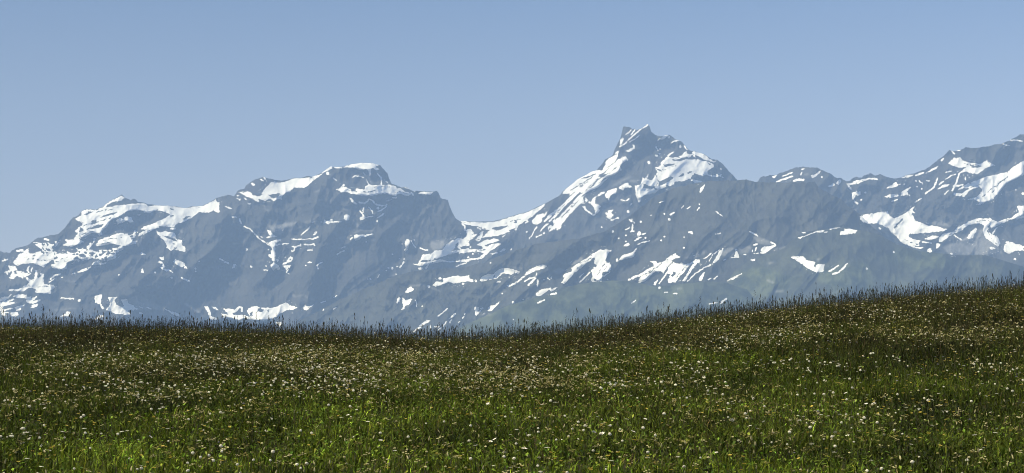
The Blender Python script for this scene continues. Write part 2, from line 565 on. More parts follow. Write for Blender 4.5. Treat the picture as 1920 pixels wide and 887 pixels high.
h 540 400 600 405 690 375 780 370 730 400 650 425 560 415
h 800 350 900 410 860 400 740 405
h 350 525 400 530 420 560 370 550
h 180 710 240 740 330 750 330 770 260 780 180 765
h 380 690 460 650 510 625 580 625 520 680 440 720 370 750
h 630 620 680 580 700 590 690 620 640 630
h 740 575 780 550 820 560 760 585
h 570 700 620 680 680 680 580 720
h 1000 450 1040 450 1030 480
h 310 770 350 770 340 800
h 800 600 850 590 920 610 860 640 790 640
p 780 665 830 660 930 680 920 695 840 700
p 800 310 830 300 940 330 1000 370 1080 430 1140 400 1080 440 950 400 870 350 820 340
l 14 700 230 740 275
l 14 1000 600 1060 610 1130 620 1180 600
l 12 1120 600 1200 635
d 1172 527 8 345 355 12 385 330 10
p 900 830 910 770 960 720 970 740 930 800 915 830
l 14 340 240 360 280
l 14 360 160 430 115 490 95
l 14 540 190 580 165 630 160
l 14 460 400 500 350
g 12 500 330 560 300
d 510 120 12 655 240 12
@ 1140 350 6.825
d 60 572 12 550 368 8 785 418 15 720 350 9 415 450 9 970 645 9 970 780 10 720 640 9 135 660 8 230 625 9 480 655 12 1170 225 8 230 700 9 680 690 11
l 18 800 355 840 330
l 10 940 275 970 245
l 10 1010 285 1055 255
l 14 1140 300 1165 270
l 12 1385 320 1430 350 1465 380
g 10 1455 480 1450 540
p 1020 575 1080 565 1090 610 1040 600
l 16 1380 610 1440 595
l 10 655 205 720 185
l 14 270 420 300 450 340 465
l 12 300 450 310 410
l 14 320 490 315 550 285 580 330 570
p 370 620 390 570 420 580 430 610 380 640
l 14 440 610 480 595
l 16 350 690 390 660 425 650
l 14 385 740 430 715 520 700 530 690
l 10 220 555 280 520
p 190 760 230 730 270 710 275 750 240 765
g 16 570 710 630 670
@ 1150 460 6.825
p 70 195 130 115 190 110 230 105 290 40 300 50 250 120 290 115 240 165 180 160 100 190
l 14 40 200 50 170
d 900 32 10
p 470 205 540 200 560 230 640 210 700 160 760 120 800 100 810 130 860 145 840 165 790 165 740 200 820 235 870 220 900 240 980 230 1060 180 1110 180 1110 210 1050 260 990 340 920 460 880 460 920 400 960 330 1030 220 960 270 900 350 830 420 800 470 705 485 700 440 730 370 690 360 650 420 590 500 575 490 640 400 700 320 700 260 660 330 580 430 540 510 515 505 520 475 570 440 640 360 600 330 570 350 540 330 470 400 400 460 320 485 315 465 350 410 310 400 270 430 185 450 190 430 260 390 340 370 440 300 520 270 510 230
h 750 400 770 350 800 340 800 370 760 410
l 16 950 460 1050 360 1140 300 1240 250
p 1250 250 1300 180 1350 90 1400 30 1410 50 1350 180 1280 240
l 14 1225 200 1270 120 1370 50
l 12 1150 170 1200 150 1250 100
p 1090 450 1110 400 1170 330 1160 390 1120 460
p 1400 190 1440 165 1445 180 1410 195
p 1545 150 1560 90 1575 40 1590 110 1610 145
l 10 1510 160 1610 150
f 1400 60 1530 20 1560 80 1510 160 1440 150 1380 120
f 910 160 1180 60 1200 90 1080 150 1000 180
p 1440 455 1530 410 1638 360 1638 375 1550 430 1460 460
l 14 1280 440 1330 395
l 14 1215 440 1250 420
d 590 545 16
l 14 655 600 690 600
l 16 770 615 810 618
g 22 815 560 870 550
l 12 235 740 290 700
p 1340 770 1390 710 1450 670 1460 685 1390 740
l 14 1225 750 1330 735
v 480 500 700 600 850 560 900 620 700 690 560 640
@ 1380 300 6.825
p 455 215 530 190 520 215 480 235
p 500 285 560 250 720 200 735 210 640 250 540 280
l 16 600 205 660 185 720 160
p 725 270 770 240 880 240 870 270 800 265 750 275
p 950 205 1020 180 1080 130 1070 170 1020 210 980 230
l 18 830 190 840 160
l 12 840 125 880 110
g 22 880 190 920 180
l 25 1195 335 1250 315
p 1280 290 1330 240 1350 270 1310 325
f 1310 440 1350 410 1370 450
d 1097 218 12 1600 510 12
l 22 1520 530 1560 560
l 22 1425 310 1530 300
l 24 1440 330 1470 370
l 22 1560 295 1638 260
p 1480 430 1540 395 1600 410 1590 450 1550 460 1540 430 1510 450 1505 520 1490 500
g 12 1450 560 1560 680
g 22 1130 380 1160 390
@ 1380 420 6.825
l 18 175 95 230 125 280 155
l 18 450 235 500 260
p 310 380 320 320 370 285 440 285 525 262 500 290 420 340 380 375
f 210 160 290 160 430 220 500 270 380 270 290 250
l 16 230 270 275 255
l 14 260 300 245 350
p 195 350 215 320 215 360
l 10 230 375 280 372
p 80 395 135 380 130 400
p -10 320 10 320 35 410 0 415
p 180 455 250 445 240 470 190 475
p 0 665 80 625 60 650 0 690
f 30 300 190 270 200 350 60 390
p 785 175 860 160 1000 100 1100 80 1170 95 1165 110 1100 105 1000 115 880 160 820 190
l 12 845 110 890 115
l 8 1200 65 1330 45
p 1330 140 1340 100 1400 80 1380 60 1470 60 1550 85 1480 130
p 695 420 840 410 880 430 900 460 1020 490 990 540 1010 550 1040 510 1135 515 1115 610 1040 625 960 590 880 540 820 500
l 20 1210 600 1310 530
l 20 1240 640 1310 620 1370 570 1420 510
d 1195 603 10
f 1020 450 1080 440 1060 470
g 22 500 330 620 290
v 100 600 330 560 700 700 600 887 0 887
v 1020 640 1638 500 1638 887 1200 800
g 20 420 500 480 490
g 24 400 720 480 750
g 28 500 860 600 860
@ 1590 240 4.955
p 120 820 180 800 370 770 380 810 430 840 540 790 620 720 580 780 630 880 640 887 180 887 110 850
l 8 1210 715 1240 700
l 14 50 500 110 490 200 470 270 475
l 16 10 540 30 570
p 35 600 100 585 110 620 70 620 50 670
l 10 70 690 90 700
l 12 410 545 450 510
p 345 565 420 520 440 500 460 520 500 520 430 550 400 555
p 335 640 380 620 460 610 480 630 400 650
p 490 630 500 590 590 540 550 590 560 620
l 12 410 680 460 665
p 485 470 540 440 620 435 560 460
l 14 630 440 700 415
p 700 430 760 390 840 350 820 380 740 415
l 14 720 610 800 550 830 470
p 820 575 880 530 945 520 930 540
l 12 850 525 900 480 960 440 1000 430
l 14 870 300 885 285
p 930 330 990 270 1040 270 1060 300 1140 325 1230 330 1290 300 1370 350 1300 360 1200 430 1130 420 1100 400 1020 430 1080 380 1100 360 1030 370
h 1140 350 1230 350 1270 350 1210 370 1150 365
l 12 910 410 960 400
l 12 970 200 1000 210 1040 205
l 12 965 215 990 240
l 10 1440 150 1500 165
l 14 1515 115 1580 115 1620 125
p 1020 570 1100 520 1200 485 1260 460 1380 430 1480 410 1540 360 1638 300 1638 430 1540 480 1460 520 1420 580 1350 660 1250 700 1180 720 1230 690 1180 670 1100 665 1200 640 1230 610 1250 570 1220 545 1130 580 1080 640 980 625 980 600 1060 610 1120 560 1060 560 1020 580
l 14 970 580 1010 500 1030 430
l 14 980 540 1070 530
l 10 1090 480 1090 455
l 12 900 615 930 580
l 8 620 690 680 655
d 685 510 9 685 565 7 570 625 7 160 600 9 1625 610 12 1560 575 7 120 665 5 640 545 6 525 522 7 630 490 6
l 10 730 490 760 490
l 10 660 490 690 520
p 1570 725 1638 720 1638 800 1560 830 1450 880 1400 887 1500 840 1590 780
p 1110 870 1200 840 1290 840 1360 870 1400 887 1100 887
@ 1600 370 5.128
p 60 190 90 165 250 145 330 135 340 175 390 205 450 190 530 130 590 85 570 130 600 155 560 150 600 230 640 240 710 270 820 275 860 300 910 305 870 325 770 335 640 345 540 355 530 380 600 410 660 415 630 440 640 470 560 460 620 480 690 480 640 495 560 480 450 430 430 390 360 330 340 300 280 270 210 240 90 240
h 380 300 470 200 480 210 400 300
p 680 400 760 370 825 375 800 395 720 410
l 10 660 430 750 440
d 733 510 20 945 543 9 255 298 10 1555 595 10 390 525 9 130 683 9
p 820 430 830 380 870 350 960 330 990 300 1100 240 1200 205 1320 205 1390 240 1450 210 1570 175 1590 140 1580 95 1638 80 1638 165 1560 200 1450 245 1400 260 1330 300 1310 260 1260 270 1200 250 1100 270 1040 320 960 350 850 430
p 800 500 795 440 840 450 830 480
l 14 970 365 1040 410
p 1090 390 1130 330 1180 290 1190 310 1150 390 1120 400
p 1245 330 1260 260 1300 260 1300 330 1340 360 1380 370 1415 440 1385 475 1330 430 1270 390
l 12 1340 350 1380 290
p 1305 485 1330 475 1370 490 1330 505
p 1440 500 1470 420 1530 430 1560 450 1638 460 1638 510 1560 515 1500 540 1460 530
l 16 1570 205 1638 185
f 700 240 860 225 930 280 830 270 740 260
g 10 1250 480 1280 495
p 0 320 40 312 20 345 0 345
v 0 620 130 640 180 887 0 887
v 400 500 780 530 1000 640 600 700 300 600
f 860 480 1250 300 1440 540 930 560
@ 1040 300 6.825
k 9 20 640 120 540 230 430 330 330 420 280
k 8 60 690 160 590 270 480 380 400 500 320
k 8 110 710 220 610 320 500 400 420
k 7 250 420 330 350 400 310
k 8 180 400 300 330 430 250 520 190
k 8 480 330 560 250 650 190 740 140
k 7 420 360 520 270 600 220
k 8 610 130 700 80 780 20
k 8 700 170 770 110 830 60
k 7 560 300 640 240 700 210
k 8 1200 60 1300 200 1320 260
k 8 1350 180 1340 260 1300 330
k 7 1380 130 1450 110 1560 70
k 7 1180 390 1250 385 1310 370
@ 860 380 6.825
k 9 1150 220 1260 120 1360 20
k 8 1300 210 1380 120 1450 30
k 9 60 530 160 500 260 470
k 8 120 480 200 440 260 400
k 7 440 380 520 340 620 300
k 7 350 560 430 520 520 500
k 6 600 260 700 230 800 210
k 7 100 640 250 620 350 600
@ 0 360 6.825
k 10 1080 420 1200 400 1320 360 1420 330
k 9 1020 560 1120 510 1200 500
k 8 1240 260 1340 230 1440 230
k 9 1100 480 1180 450 1280 450
k 8 1250 640 1400 600 1560 580
k 8 1300 660 1420 640
k 9 420 700 500 760 600 800 660 880
k 9 260 860 380 820 500 810
k 8 480 690 560 720 640 700
k 9 780 860 900 820 1020 800
k 9 1000 780 1100 760 1250 790
k 8 1280 760 1400 760 1500 740
@ 0 480 6.825
k 9 250 60 360 30 480 50
k 9 420 20 520 60 620 50
k 8 720 80 780 60 850 70
k 8 480 400 560 380 640 400
k 7 240 420 330 400 400 360
@ 640 295 6.825
k 7 30 400 120 430 200 440
k 7 420 380 520 375 620 380
k 6 730 440 790 450 850 470
k 6 620 460 680 455 720 450
@ 1590 240 4.955
k 6 1050 600 1150 550 1240 520
k 6 1250 640 1340 560 1440 480
k 6 1080 330 1160 345 1260 320
k 6 1340 600 1400 520 1500 440
@ 1600 370 5.128
k 6 1180 240 1230 220 1330 230
k 6 880 380 960 340 1060 280
k 5 480 400 540 430 620 450
k 6 1280 300 1330 400 1380 450
@ 1150 460 6.825
k 8 420 390 520 310 620 230
k 8 600 380 680 300 760 220
k 8 790 440 860 340 940 260
k 7 340 400 440 350 520 290
@ 950 470 6.825
k 8 1150 330 1200 240 1260 160
k 8 1220 300 1260 230 1310 170
k 7 900 230 980 160 1080 90
'''
# ---------------------------------------------------------------- snow and grass cover of the mountains
W, H = 2900, 520           # map of the range: 1 cell = 1/3850 rad, origin at (-460, 200)
OX, OY = -460, 200
cover = np.zeros((H, W), np.float32)      # 1 snow, 0 rock
thin = np.zeros((H, W), np.float32)       # snow in shade painted as a half-tone, plus thin snow and pale scree
green = np.zeros((H, W), np.float32)      # alpine grass
mott = np.zeros((H, W), np.float32)

def fill_poly(pts, SS=2):
    x0 = int(max(0, np.floor(pts[:, 0].min()) - 1)); x1 = int(min(W, np.ceil(pts[:, 0].max()) + 2))
    y0 = int(max(0, np.floor(pts[:, 1].min()) - 1)); y1 = int(min(H, np.ceil(pts[:, 1].max()) + 2))
    if x1 <= x0 or y1 <= y0: return None
    gx = (np.arange((x1 - x0) * SS) + 0.5) / SS + x0; gy = (np.arange((y1 - y0) * SS) + 0.5) / SS + y0
    X, Y = np.meshgrid(gx, gy); ins = np.zeros(X.shape, bool)
    px, py = pts[:, 0], pts[:, 1]; n = len(pts)
    for i in range(n):
        j = (i + 1) % n
        if py[i] == py[j]: continue
        c = ((py[i] > Y) != (py[j] > Y)) & (X < (px[j] - px[i]) * (Y - py[i]) / (py[j] - py[i]) + px[i])
        ins ^= c
    a = ins.reshape(y1 - y0, SS, x1 - x0, SS).mean((1, 3)).astype(np.float32)
    return slice(y0, y1), slice(x0, x1), a

def fill_line(pts, w):
    x0 = int(max(0, pts[:, 0].min() - w - 2)); x1 = int(min(W, pts[:, 0].max() + w + 3))
    y0 = int(max(0, pts[:, 1].min() - w - 2)); y1 = int(min(H, pts[:, 1].max() + w + 3))
    if x1 <= x0 or y1 <= y0: return None
    X, Y = np.meshgrid(np.arange(x0, x1) + 0.5, np.arange(y0, y1) + 0.5)
    d = np.full(X.shape, 1e9)
    for i in range(len(pts) - 1):
        a, b = pts[i], pts[i + 1]; ab = b - a
        t = np.clip(((X - a[0]) * ab[0] + (Y - a[1]) * ab[1]) / max(1e-9, ab @ ab), 0, 1)
        d = np.minimum(d, np.hypot(X - a[0] - t * ab[0], Y - a[1] - t * ab[1]))
    return slice(y0, y1), slice(x0, x1), np.clip(w / 2 + 0.5 - d, 0, 1).astype(np.float32)

def put(arr, r, val=1.0):
    if r is None: return
    arr[r[0], r[1]] = np.maximum(arr[r[0], r[1]], r[2] * val)

ox = oy = 0; sc = 1
for line in SNOW.strip().splitlines():
    q = line.split(); k = q[0]; v = [float(a) for a in q[1:]]
    if k == '@': ox, oy, sc = v; continue
    def conv(u):
        p = np.array(u, float).reshape(-1, 2) / sc
        p[:, 0] += ox - OX; p[:, 1] += oy - OY
        return p
    if k == 'p': put(cover, fill_poly(conv(v)))
    elif k == 'm': put(mott, fill_poly(conv(v)))
    elif k == 'h':
        r = fill_poly(conv(v))
        if r: cover[r[0], r[1]] *= 1 - r[2]
    elif k == 'l': put(cover, fill_line(conv(v[1:]), max(1.5, v[0] / sc)))
    elif k == 'k':
        r = fill_line(conv(v[1:]), max(1.3, 1.25 * v[0] / sc))
        if r:
            br = np.clip(0.9 + 1.2 * gnoise(*[a * 0.16 for a in np.meshgrid(np.arange(r[1].start, r[1].stop), np.arange(r[0].start, r[0].stop))]), 0, 1)
            cover[r[0], r[1]] *= 1 - r[2] * br
    elif k == 'g': put(thin, fill_line(conv(v[1:]), v[0] / sc), 0.8)
    elif k == 'f': put(thin, fill_poly(conv(v)), 0.8)
    elif k == 'v': put(green, fill_poly(conv(v)))
    elif k == 'd':
        for i in range(0, len(v), 3):
            c = conv(v[i:i + 2]); put(cover, fill_line(np.vstack([c, c + 0.01]), 2.2 * v[i + 2] / sc))

def blur(a, n):
    for _ in range(n):
        a = (np.roll(a, 1, 0) + a + np.roll(a, -1, 0)) / 3
        a = (np.roll(a, 1, 1) + a + np.roll(a, -1, 1)) / 3
    return a
_yy, _xx = np.mgrid[0:H, 0:W].astype(float)
mn = ridged(_xx / 9 + _yy / 30, _yy / 7 - _xx / 40, 3)
cover = np.maximum(cover, mott * sstep(0.25, 0.55, mn + 0.12).astype(np.float32))
thin = blur(thin, 2); green = blur(green, 14)
tight = blur(cover, 1)
soft = blur(cover, 5)
inner = blur(cover, 9)
wide = blur(np.clip(cover + 0.5 * thin, 0, 1), 60)
wide = np.clip(wide * 1.8, 0, 1)

def bil(a, x, y):
    x = np.clip(x - OX - 0.5, 0, W - 2.001); y = np.clip(y - OY - 0.5, 0, H - 2.001)
    xi = x.astype(int); yi = y.astype(int); fx = x - xi; fy = y - yi
    return (a[yi, xi] * (1 - fx) + a[yi, xi + 1] * fx) * (1 - fy) + (a[yi + 1, xi] * (1 - fx) + a[yi + 1, xi + 1] * fx) * fy

# ---------------------------------------------------------------- mountain terrain
def rock_mat():
    N = NT('mountain_rock_and_snow')
    tc = N.n('ShaderNodeTexCoord')
    pos = tc.outputs['Object']
    n1 = N.noise(0.004, 8, 0.6, pos); n2 = N.noise(0.03, 5, 0.6, pos)
    rock = N.mix(N.rng(n1, 0.35, 0.65), (0.022, 0.023, 0.026), (0.062, 0.061, 0.056))
    rock = N.mix(N.math('MULTIPLY', N.rng(n2, 0.5, 0.72), 0.35), rock, (0.12, 0.115, 0.105))
    grs = N.mix(N.rng(N.noise(0.010, 7, 0.65, pos), 0.42, 0.58), (0.028, 0.038, 0.020), (0.085, 0.10, 0.050))
    ga = N.attr('grass').outputs['Fac']
    rock = N.mix(N.math('ADD', ga, N.math('MULTIPLY', N.math('SUBTRACT', n1, 0.5), ga), clamp=True), rock, grs)
    rock = N.mix(N.math('MULTIPLY', N.attr('thin').outputs['Fac'], N.rng(n2, 0.3, 0.7, 0.25, 0.6)), rock, (0.42, 0.42, 0.42))  # shaded snow put into the colour as grey, along with scree
    sv = N.math('ADD', N.attr('snow').outputs['Fac'], N.math('MULTIPLY', N.math('SUBTRACT', N.noise(0.09, 4, 0.65, pos), 0.5), 0.25))
    sf = N.rng(sv, 0.36, 0.62)
    n3 = N.noise(0.006, 5, 0.6, pos)
    snow = N.mix(N.rng(n3, 0.35, 0.65), (0.85, 0.85, 0.83), (0.94, 0.94, 0.92))
    col = N.mix(sf, rock, snow)
    b = N.n('ShaderNodeBsdfPrincipled'); N.l(col, b.inputs['Base Color'])
    b.inputs['Roughness'].default_value = 0.85; b.inputs['Specular IOR Level'].default_value = 0.2
    N.l(b.outputs[0], N.out.inputs[0])
    return N.m
ROCK = rock_mat()
fwd = np.array([0, math.cos(PITCH), math.sin(PITCH)]); upv = np.array([0, -math.sin(PITCH), math.cos(PITCH)])

def poly_crest(text):
    pts = []; ox, oy, sc = 0, 0, 1
    for line in text.strip().splitlines():
        q = line.split(); v = [float(a) for a in q if a != '@']
        if q[0] == '@': ox, oy, sc = v; continue
        for i in range(0, len(v), 2): pts.append((v[i] / sc + ox, v[i + 1] / sc + oy))
    pts = np.array(pts); pts = pts[np.argsort(pts[:, 0], kind='stable')]
    return pts

def terrain(name, label, crest, xr, Dc, Df, relief, seed, splits=(), rough=0.9, wave=1.0, grassy=0.0):
    cx = np.arange(xr[0], xr[1], 1.0)
    cy = np.interp(cx, crest[:, 0], crest[:, 1])
    sm = bil(soft, cx, cy + 3)
    cy = cy + rough * (1 - 0.8 * sm) * (fbm(cx / 14, cx * 0 + seed, 4, 0.6) * 3.0 + 1.3 * np.abs(gnoise(cx / 3.7, cx * 0 + seed + 4)))
    ys = 900.0
    ker = np.hanning(71); ker /= ker.sum()
    cs = np.convolve(np.pad(np.interp(cx, crest[:, 0], crest[:, 1]), 35, 'edge'), ker, 'valid')
    nd = int((650 - cy.min()) / 1.1)
    t = np.concatenate([np.linspace(0, 1, max(nd, 60))])
    ymid = np.maximum(650, cy + 60)
    Y = cy[None, :] + t[:, None] * (ymid - cy)[None, :]
    ext = np.linspace(0, 1, 14)[1:]
    Y = np.vstack([Y, ymid[None, :] + ext[:, None] * (ys - ymid)[None, :]])
    X = np.broadcast_to(cx[None, :], Y.shape)
    # distance: crest far, foot near, fractal ribs and gullies along the slope
    tt = (Y - cs[None, :]) / (ys - cy.min())
    mx, mz = X * 3.3, Y * 3.3
    wx = fbm(mx / 900 + seed, mz / 900, 3) * 260
    lam = 950.0 * wave
    steep = 0.6 + 0.8 * sstep(-0.5, 0.5, fbm(mx / 1500 + 3 * seed, mz / 1100, 2))
    D = Dc + 500 * fbm(mx / 2600 + seed, mz / 2600 + 7, 2) - tt * (Dc - Df)
    edge = 0.45 + 0.55 * sstep(-10, 40, Y - cs[None, :])
    s = np.maximum(bil(soft, X, Y), 0.9 * bil(wide, X, Y)); q = bil(wide, X, Y)
    big = ridged((mx + 0.55 * mz + wx) / lam, (mz + wx * 0.6) / (lam * 1.9), 2)
    mid = ridged((mx + 0.5 * mz + wx) / (lam * 0.36) + 11, (mz - wx) / (lam * 0.62), 3)
    fine = ridged(mx / (lam * 0.085) + 5, mz / (lam * 0.12), 3)
    strata = gnoise(mx / 700 + seed, (mz + 0.12 * mx + 0.5 * wx) / 60)
    D = D - relief * edge * ((big - 0.5) * (0.85 - 0.74 * q) + (mid - 0.5) * 0.42 * (1 - 0.6 * q) + ((fine - 0.4) * 0.11 + 0.04 * strata) * (1 - 0.7 * s) * steep)
    d = fwd[None, None, :] + np.stack([(X - 960) / F, 0 * X, 0 * X], -1) + ((443.5 - Y) / F)[..., None] * upv[None, None, :]
    P = d * D[..., None]
    # far side of the ridge, falling away
    back = []
    for k in (1, 2, 4, 7, 11):
        c = P[0].copy(); h = c[:, :2] / np.linalg.norm(c[:, :2], axis=1, keepdims=True)
        c[:, :2] += h * k * 110; c[:, 2] -= k * (70 + 12 * k) + 25 * gnoise(cx / 20 + k, cx * 0 + k)
        back.append(c)
    P = np.concatenate([np.stack(back[::-1]), P], 0)
    nb = len(back)
    jx = X + 0.8 * gnoise(X / 5.0, Y / 4.0) ; jy = Y + 0.8 * gnoise(X / 6.0 + 40, Y / 3.5)
    sn = 1.15 * bil(cover, jx, jy)
    near_ = np.clip(bil(soft, X, Y) * 2.2, 0, 1); deep = sstep(0.80, 0.97, bil(inner, X, Y))
    rag = 0.38 * fbm((X + 0.8 * Y) / 7.0, (Y - 0.3 * X) / 4.0, 3, 0.7) + 0.22 * gnoise((X - 0.6 * Y) / 2.6, (Y + 0.3 * X) / 3.4)
    dirn = gnoise(X / 90.0 + 3, Y / 70.0) > 0.1                      # beds dip one way or the other
    r1 = ridged((X - 0.45 * Y) / 30.0 + 5, (Y + 0.45 * X) / 7.0, 3, 0.6); r2 = ridged((X + 0.9 * Y) / 9.0, (Y - 0.5 * X) / 26.0 + 9, 3, 0.6)
    rr = np.where(dirn, r1, r2)
    rag = rag - 0.75 * sstep(0.60, 0.76, rr) * (1 - deep) * sstep(0.15, 0.5, bil(tight, X, Y))
    halo = sstep(0.03, 0.30, bil(wide, X, Y)) * (Y < 640)
    spots = sstep(0.68, 0.82, ridged((X - 0.5 * Y) / 15.0 + 50, (Y + 0.4 * X) / 5.0, 3, 0.6)) * sstep(-0.05, 0.35, gnoise(X / 34.0, Y / 24.0 + 8))
    sn = sn + rag * near_ + 0.8 * spots * halo * (1 - near_)
    th = bil(thin, X, Y)
    gr = np.clip(bil(green, X, Y) + grassy + grassy * sstep(450, 640, Y), 0, 1)
    def pad(a): return np.concatenate([np.repeat(a[:1], nb, 0), a], 0)
    sn, th, gr = pad(sn), pad(th), pad(gr)
    nr, nc = P.shape[:2]
    bounds = [0] + [int(np.argmin(abs(cx - q))) for q in splits] + [nc - 1]
    names = [name] * (len(bounds) - 1) if isinstance(name, str) else name
    labels = [label] if isinstance(label, str) else label
    for i in range(len(bounds) - 1):
        a, b = bounds[i], bounds[i + 1] + 1
        ff, cc = grid_faces(nr, b - a)
        o = mesh_obj(names[i], P[:, a:b].reshape(-1, 3), ff, cc, ROCK,
                     {'snow': sn[:, a:b].ravel(), 'thin': th[:, a:b].ravel(), 'grass': gr[:, a:b].ravel()}, smooth=True)
        tag(o, labels[i], 'mountain', kind='structure')

SKYLINE = poly_crest('''
@ 0 0 1
-460 565 -380 548 -300 530 -240 532 -160 505 -100 488 -60 482 -20 472
@ 0 360 6.825
0 755 60 770 130 775 160 735 220 715 345 690 430 625 470 590 540 575 630 560 750 530 830 465 880 390 935 325 1000 300 1040 250 1090 220 1230 225 1320 185 1400 120 1500 70 1550 35
@ 220 360 6.825
60 35 100 75 130 80 165 95 200 80 235 95 260 125 340 135 400 155 500 170 700 175 830 200 870 210 960 180 1080 180 1170 140 1270 75 1310 70 1360 50 1410 35
@ 420 295 6.825
60 478 130 490 180 425 230 400 262 395 280 360 350 310 410 270 500 255 560 258 650 280 730 300 780 290 900 262 1000 262 1080 235 1130 250 1220 215 1300 160 1370 115 1400 120 1500 120 1540 115 1600 95
@ 640 295 6.825
50 105 120 90 180 85 250 68 400 75 500 105 530 140 590 195 610 270 640 335 700 350 760 375 830 380 920 430 1000 430 1180 440 1220 425 1245 460 1270 520 1365 545 1385 620 1410 680 1460 770 1515 812
@ 860 380 6.825
20 232 150 240 300 241 450 233 600 198 720 158 860 122 1000 58 1100 12
@ 1040 300 6.825
-60 520 0 485 80 440 100 405 160 360 220 310 300 240 400 195 470 150 540 130 570 90 620 35
@ 1040 225 6.825
645 508 720 465 752 430 757 395 800 310 840 230 866 130 872 80 900 75 970 95 990 112 1020 105 1045 130 1100 115 1150 80 1190 48 1218 85 1235 150 1290 185 1350 205 1390 205 1460 190
@ 1180 240 6.825
520 92 600 145 680 180 740 260 800 295 830 292 900 320 960 335 1060 400 1130 410 1200 460 1270 550 1340 610 1385 665 1450 720 1600 760
@ 1380 300 6.825
230 360 275 282 310 215 350 200 380 215 430 190 520 190 560 165 700 120 780 95 830 95 860 85 900 92 950 88 1050 105 1080 120 1130 135 1200 170 1270 225 1350 235 1400 262 1430 263
@ 1590 240 4.955
20 485 50 460 75 450 100 460 130 460 150 440 210 420 250 440 300 430 350 450 430 470 480 465 530 440 620 420 760 360 830 300 890 260 940 205 970 212 1040 205 1060 200 1090 175 1150 185 1300 170 1410 145 1500 120 1530 95 1600 60 1638 58
@ 0 0 1
1945 246 1975 228 2010 240 2080 262 2170 300 2260 320 2400 360
''')
RIDGE = poly_crest('''-460 840 300 820 470 700 490 640 560 602 640 560 740 517 778 508 863 501 905 493 950 475 1005 457 1090 446 1133 434 1160 418 1195 394 1230 366 1262 353 1290 347 1330 339 1360 338 1384 337 1399 337 1416 341 1420 341 1453 342 1512 342 1528 340 1535 351 1556 363 1578 373 1592 386 1611 401 1630 420 1660 445 1690 466 1760 500 1850 560 1950 640 2400 700''')
GREEN = poly_crest('''700 760 800 660 820 640 870 610 920 588 950 574 1004 558 1016 556 1044 545 1055 539 1075 536 1089 532 1108 530 1126 528 1148 526 1178 527 1192 530 1209 533 1230 538 1253 535 1311 529 1337 528 1361 530 1400 542 1440 590 1500 680 1560 760''')
RIGHT = poly_crest('''1180 760 1260 680 1300 640 1335 585 1361 530 1380 506 1409 486 1439 477 1456 471 1474 460 1482 452 1496 442 1504 436 1526 432 1556 429 1585 428 1608 431 1630 435 1650 441 1683 459 1725 471 1765 475 1800 478 1846 478 1880 488 1920 500 2000 520 2200 560 2400 600''')

terrain(['mountain'] * 3, ['long snow streaked massif with a flat snow capped summit, left of the saddle',
         'pointed twin peaked mountain with a bright snow field below its right shoulder',
         'broad rocky mountain with snow bands rising to the right edge'],
        SKYLINE, (-455, 2400), 14000, 11500, 330, 1.7, splits=(878, 1398))
terrain('mountain_ridge', 'dark shaded rock ridge with snow tongues in front of the twin peak', RIDGE, (380, 2100), 11800, 10300, 190, 5.3, wave=0.9, grassy=0.12)
terrain('foothill', 'dark rounded foothill with two small snow patches below the right mountain', RIGHT, (1185, 2400), 11050, 9900, 140, 9.9, rough=0.35, wave=1.0, grassy=0.45)
terrain('foothill', 'smooth grassy green foothill in the middle under the snow tongues', GREEN, (705, 1558), 10500, 9600, 90, 12.1, rough=0.2, wave=1.1, grassy=0.6)

# ---------------------------------------------------------------- haze
bm_v = np.array([[x, y, z] for x in (-15800, 15800) for y in (-15800, 17200) for z in (-330, 2450)], float)
ff = [0, 1, 3, 2, 4, 6, 7, 5, 0, 4, 5, 1, 2, 3, 7, 6, 0, 2, 6, 4, 1, 5, 7, 3]
HZ = NT('haze_air')
pv = HZ.n('ShaderNodeVolumePrincipled')
pv.inputs['Color'].default_value = (*HAZE_COLOR, 1)
pv.inputs['Density'].default_value = HAZE_DENSITY
pv.inputs['Anisotropy'].default_value = 0.0
HZ.l(pv.outputs[0], HZ.out.inputs['Volume'])
hz = mesh_obj('haze', bm_v, ff, np.full(6, 4), HZ.m)
tag(hz, 'thin blue summer haze filling the air before the mountains', kind='stuff')
# ---------------------------------------------------------------- ground: meadow slope, crest, valley
TX = np.array([-300, 0, 300, 550, 700, 850, 1000, 1100, 1200, 1400, 1600, 1800, 1920, 2200])
TY = np.array([612, 612, 612, 621, 627, 632, 625, 613, 603, 583, 563, 545, 536, 515.])
TG = TY + np.array([14, 14, 14, 15, 16, 22, 23, 21, 22, 23, 22, 24, 23, 23.])    # the grass stands above the ground
CREST_TAN = 0.0635         # tangent of the elevation of the grass top along the plain profile
def row_tan(py): return np.tan(PITCH + np.arctan((443.5 - py) / F))
def lateral(u):            # u = x / y
    px = 960 + u * F / math.cos(PITCH) * math.cos(R(2.5))
    ty = np.interp(px, TX, TG)
    return row_tan(ty) - CREST_TAN
_us = np.linspace(-0.6, 0.6, 601); _ls = lateral(_us)
_k = np.ones(25) / 25; _ls = np.convolve(np.pad(_ls, 12, 'edge'), _k, 'valid')
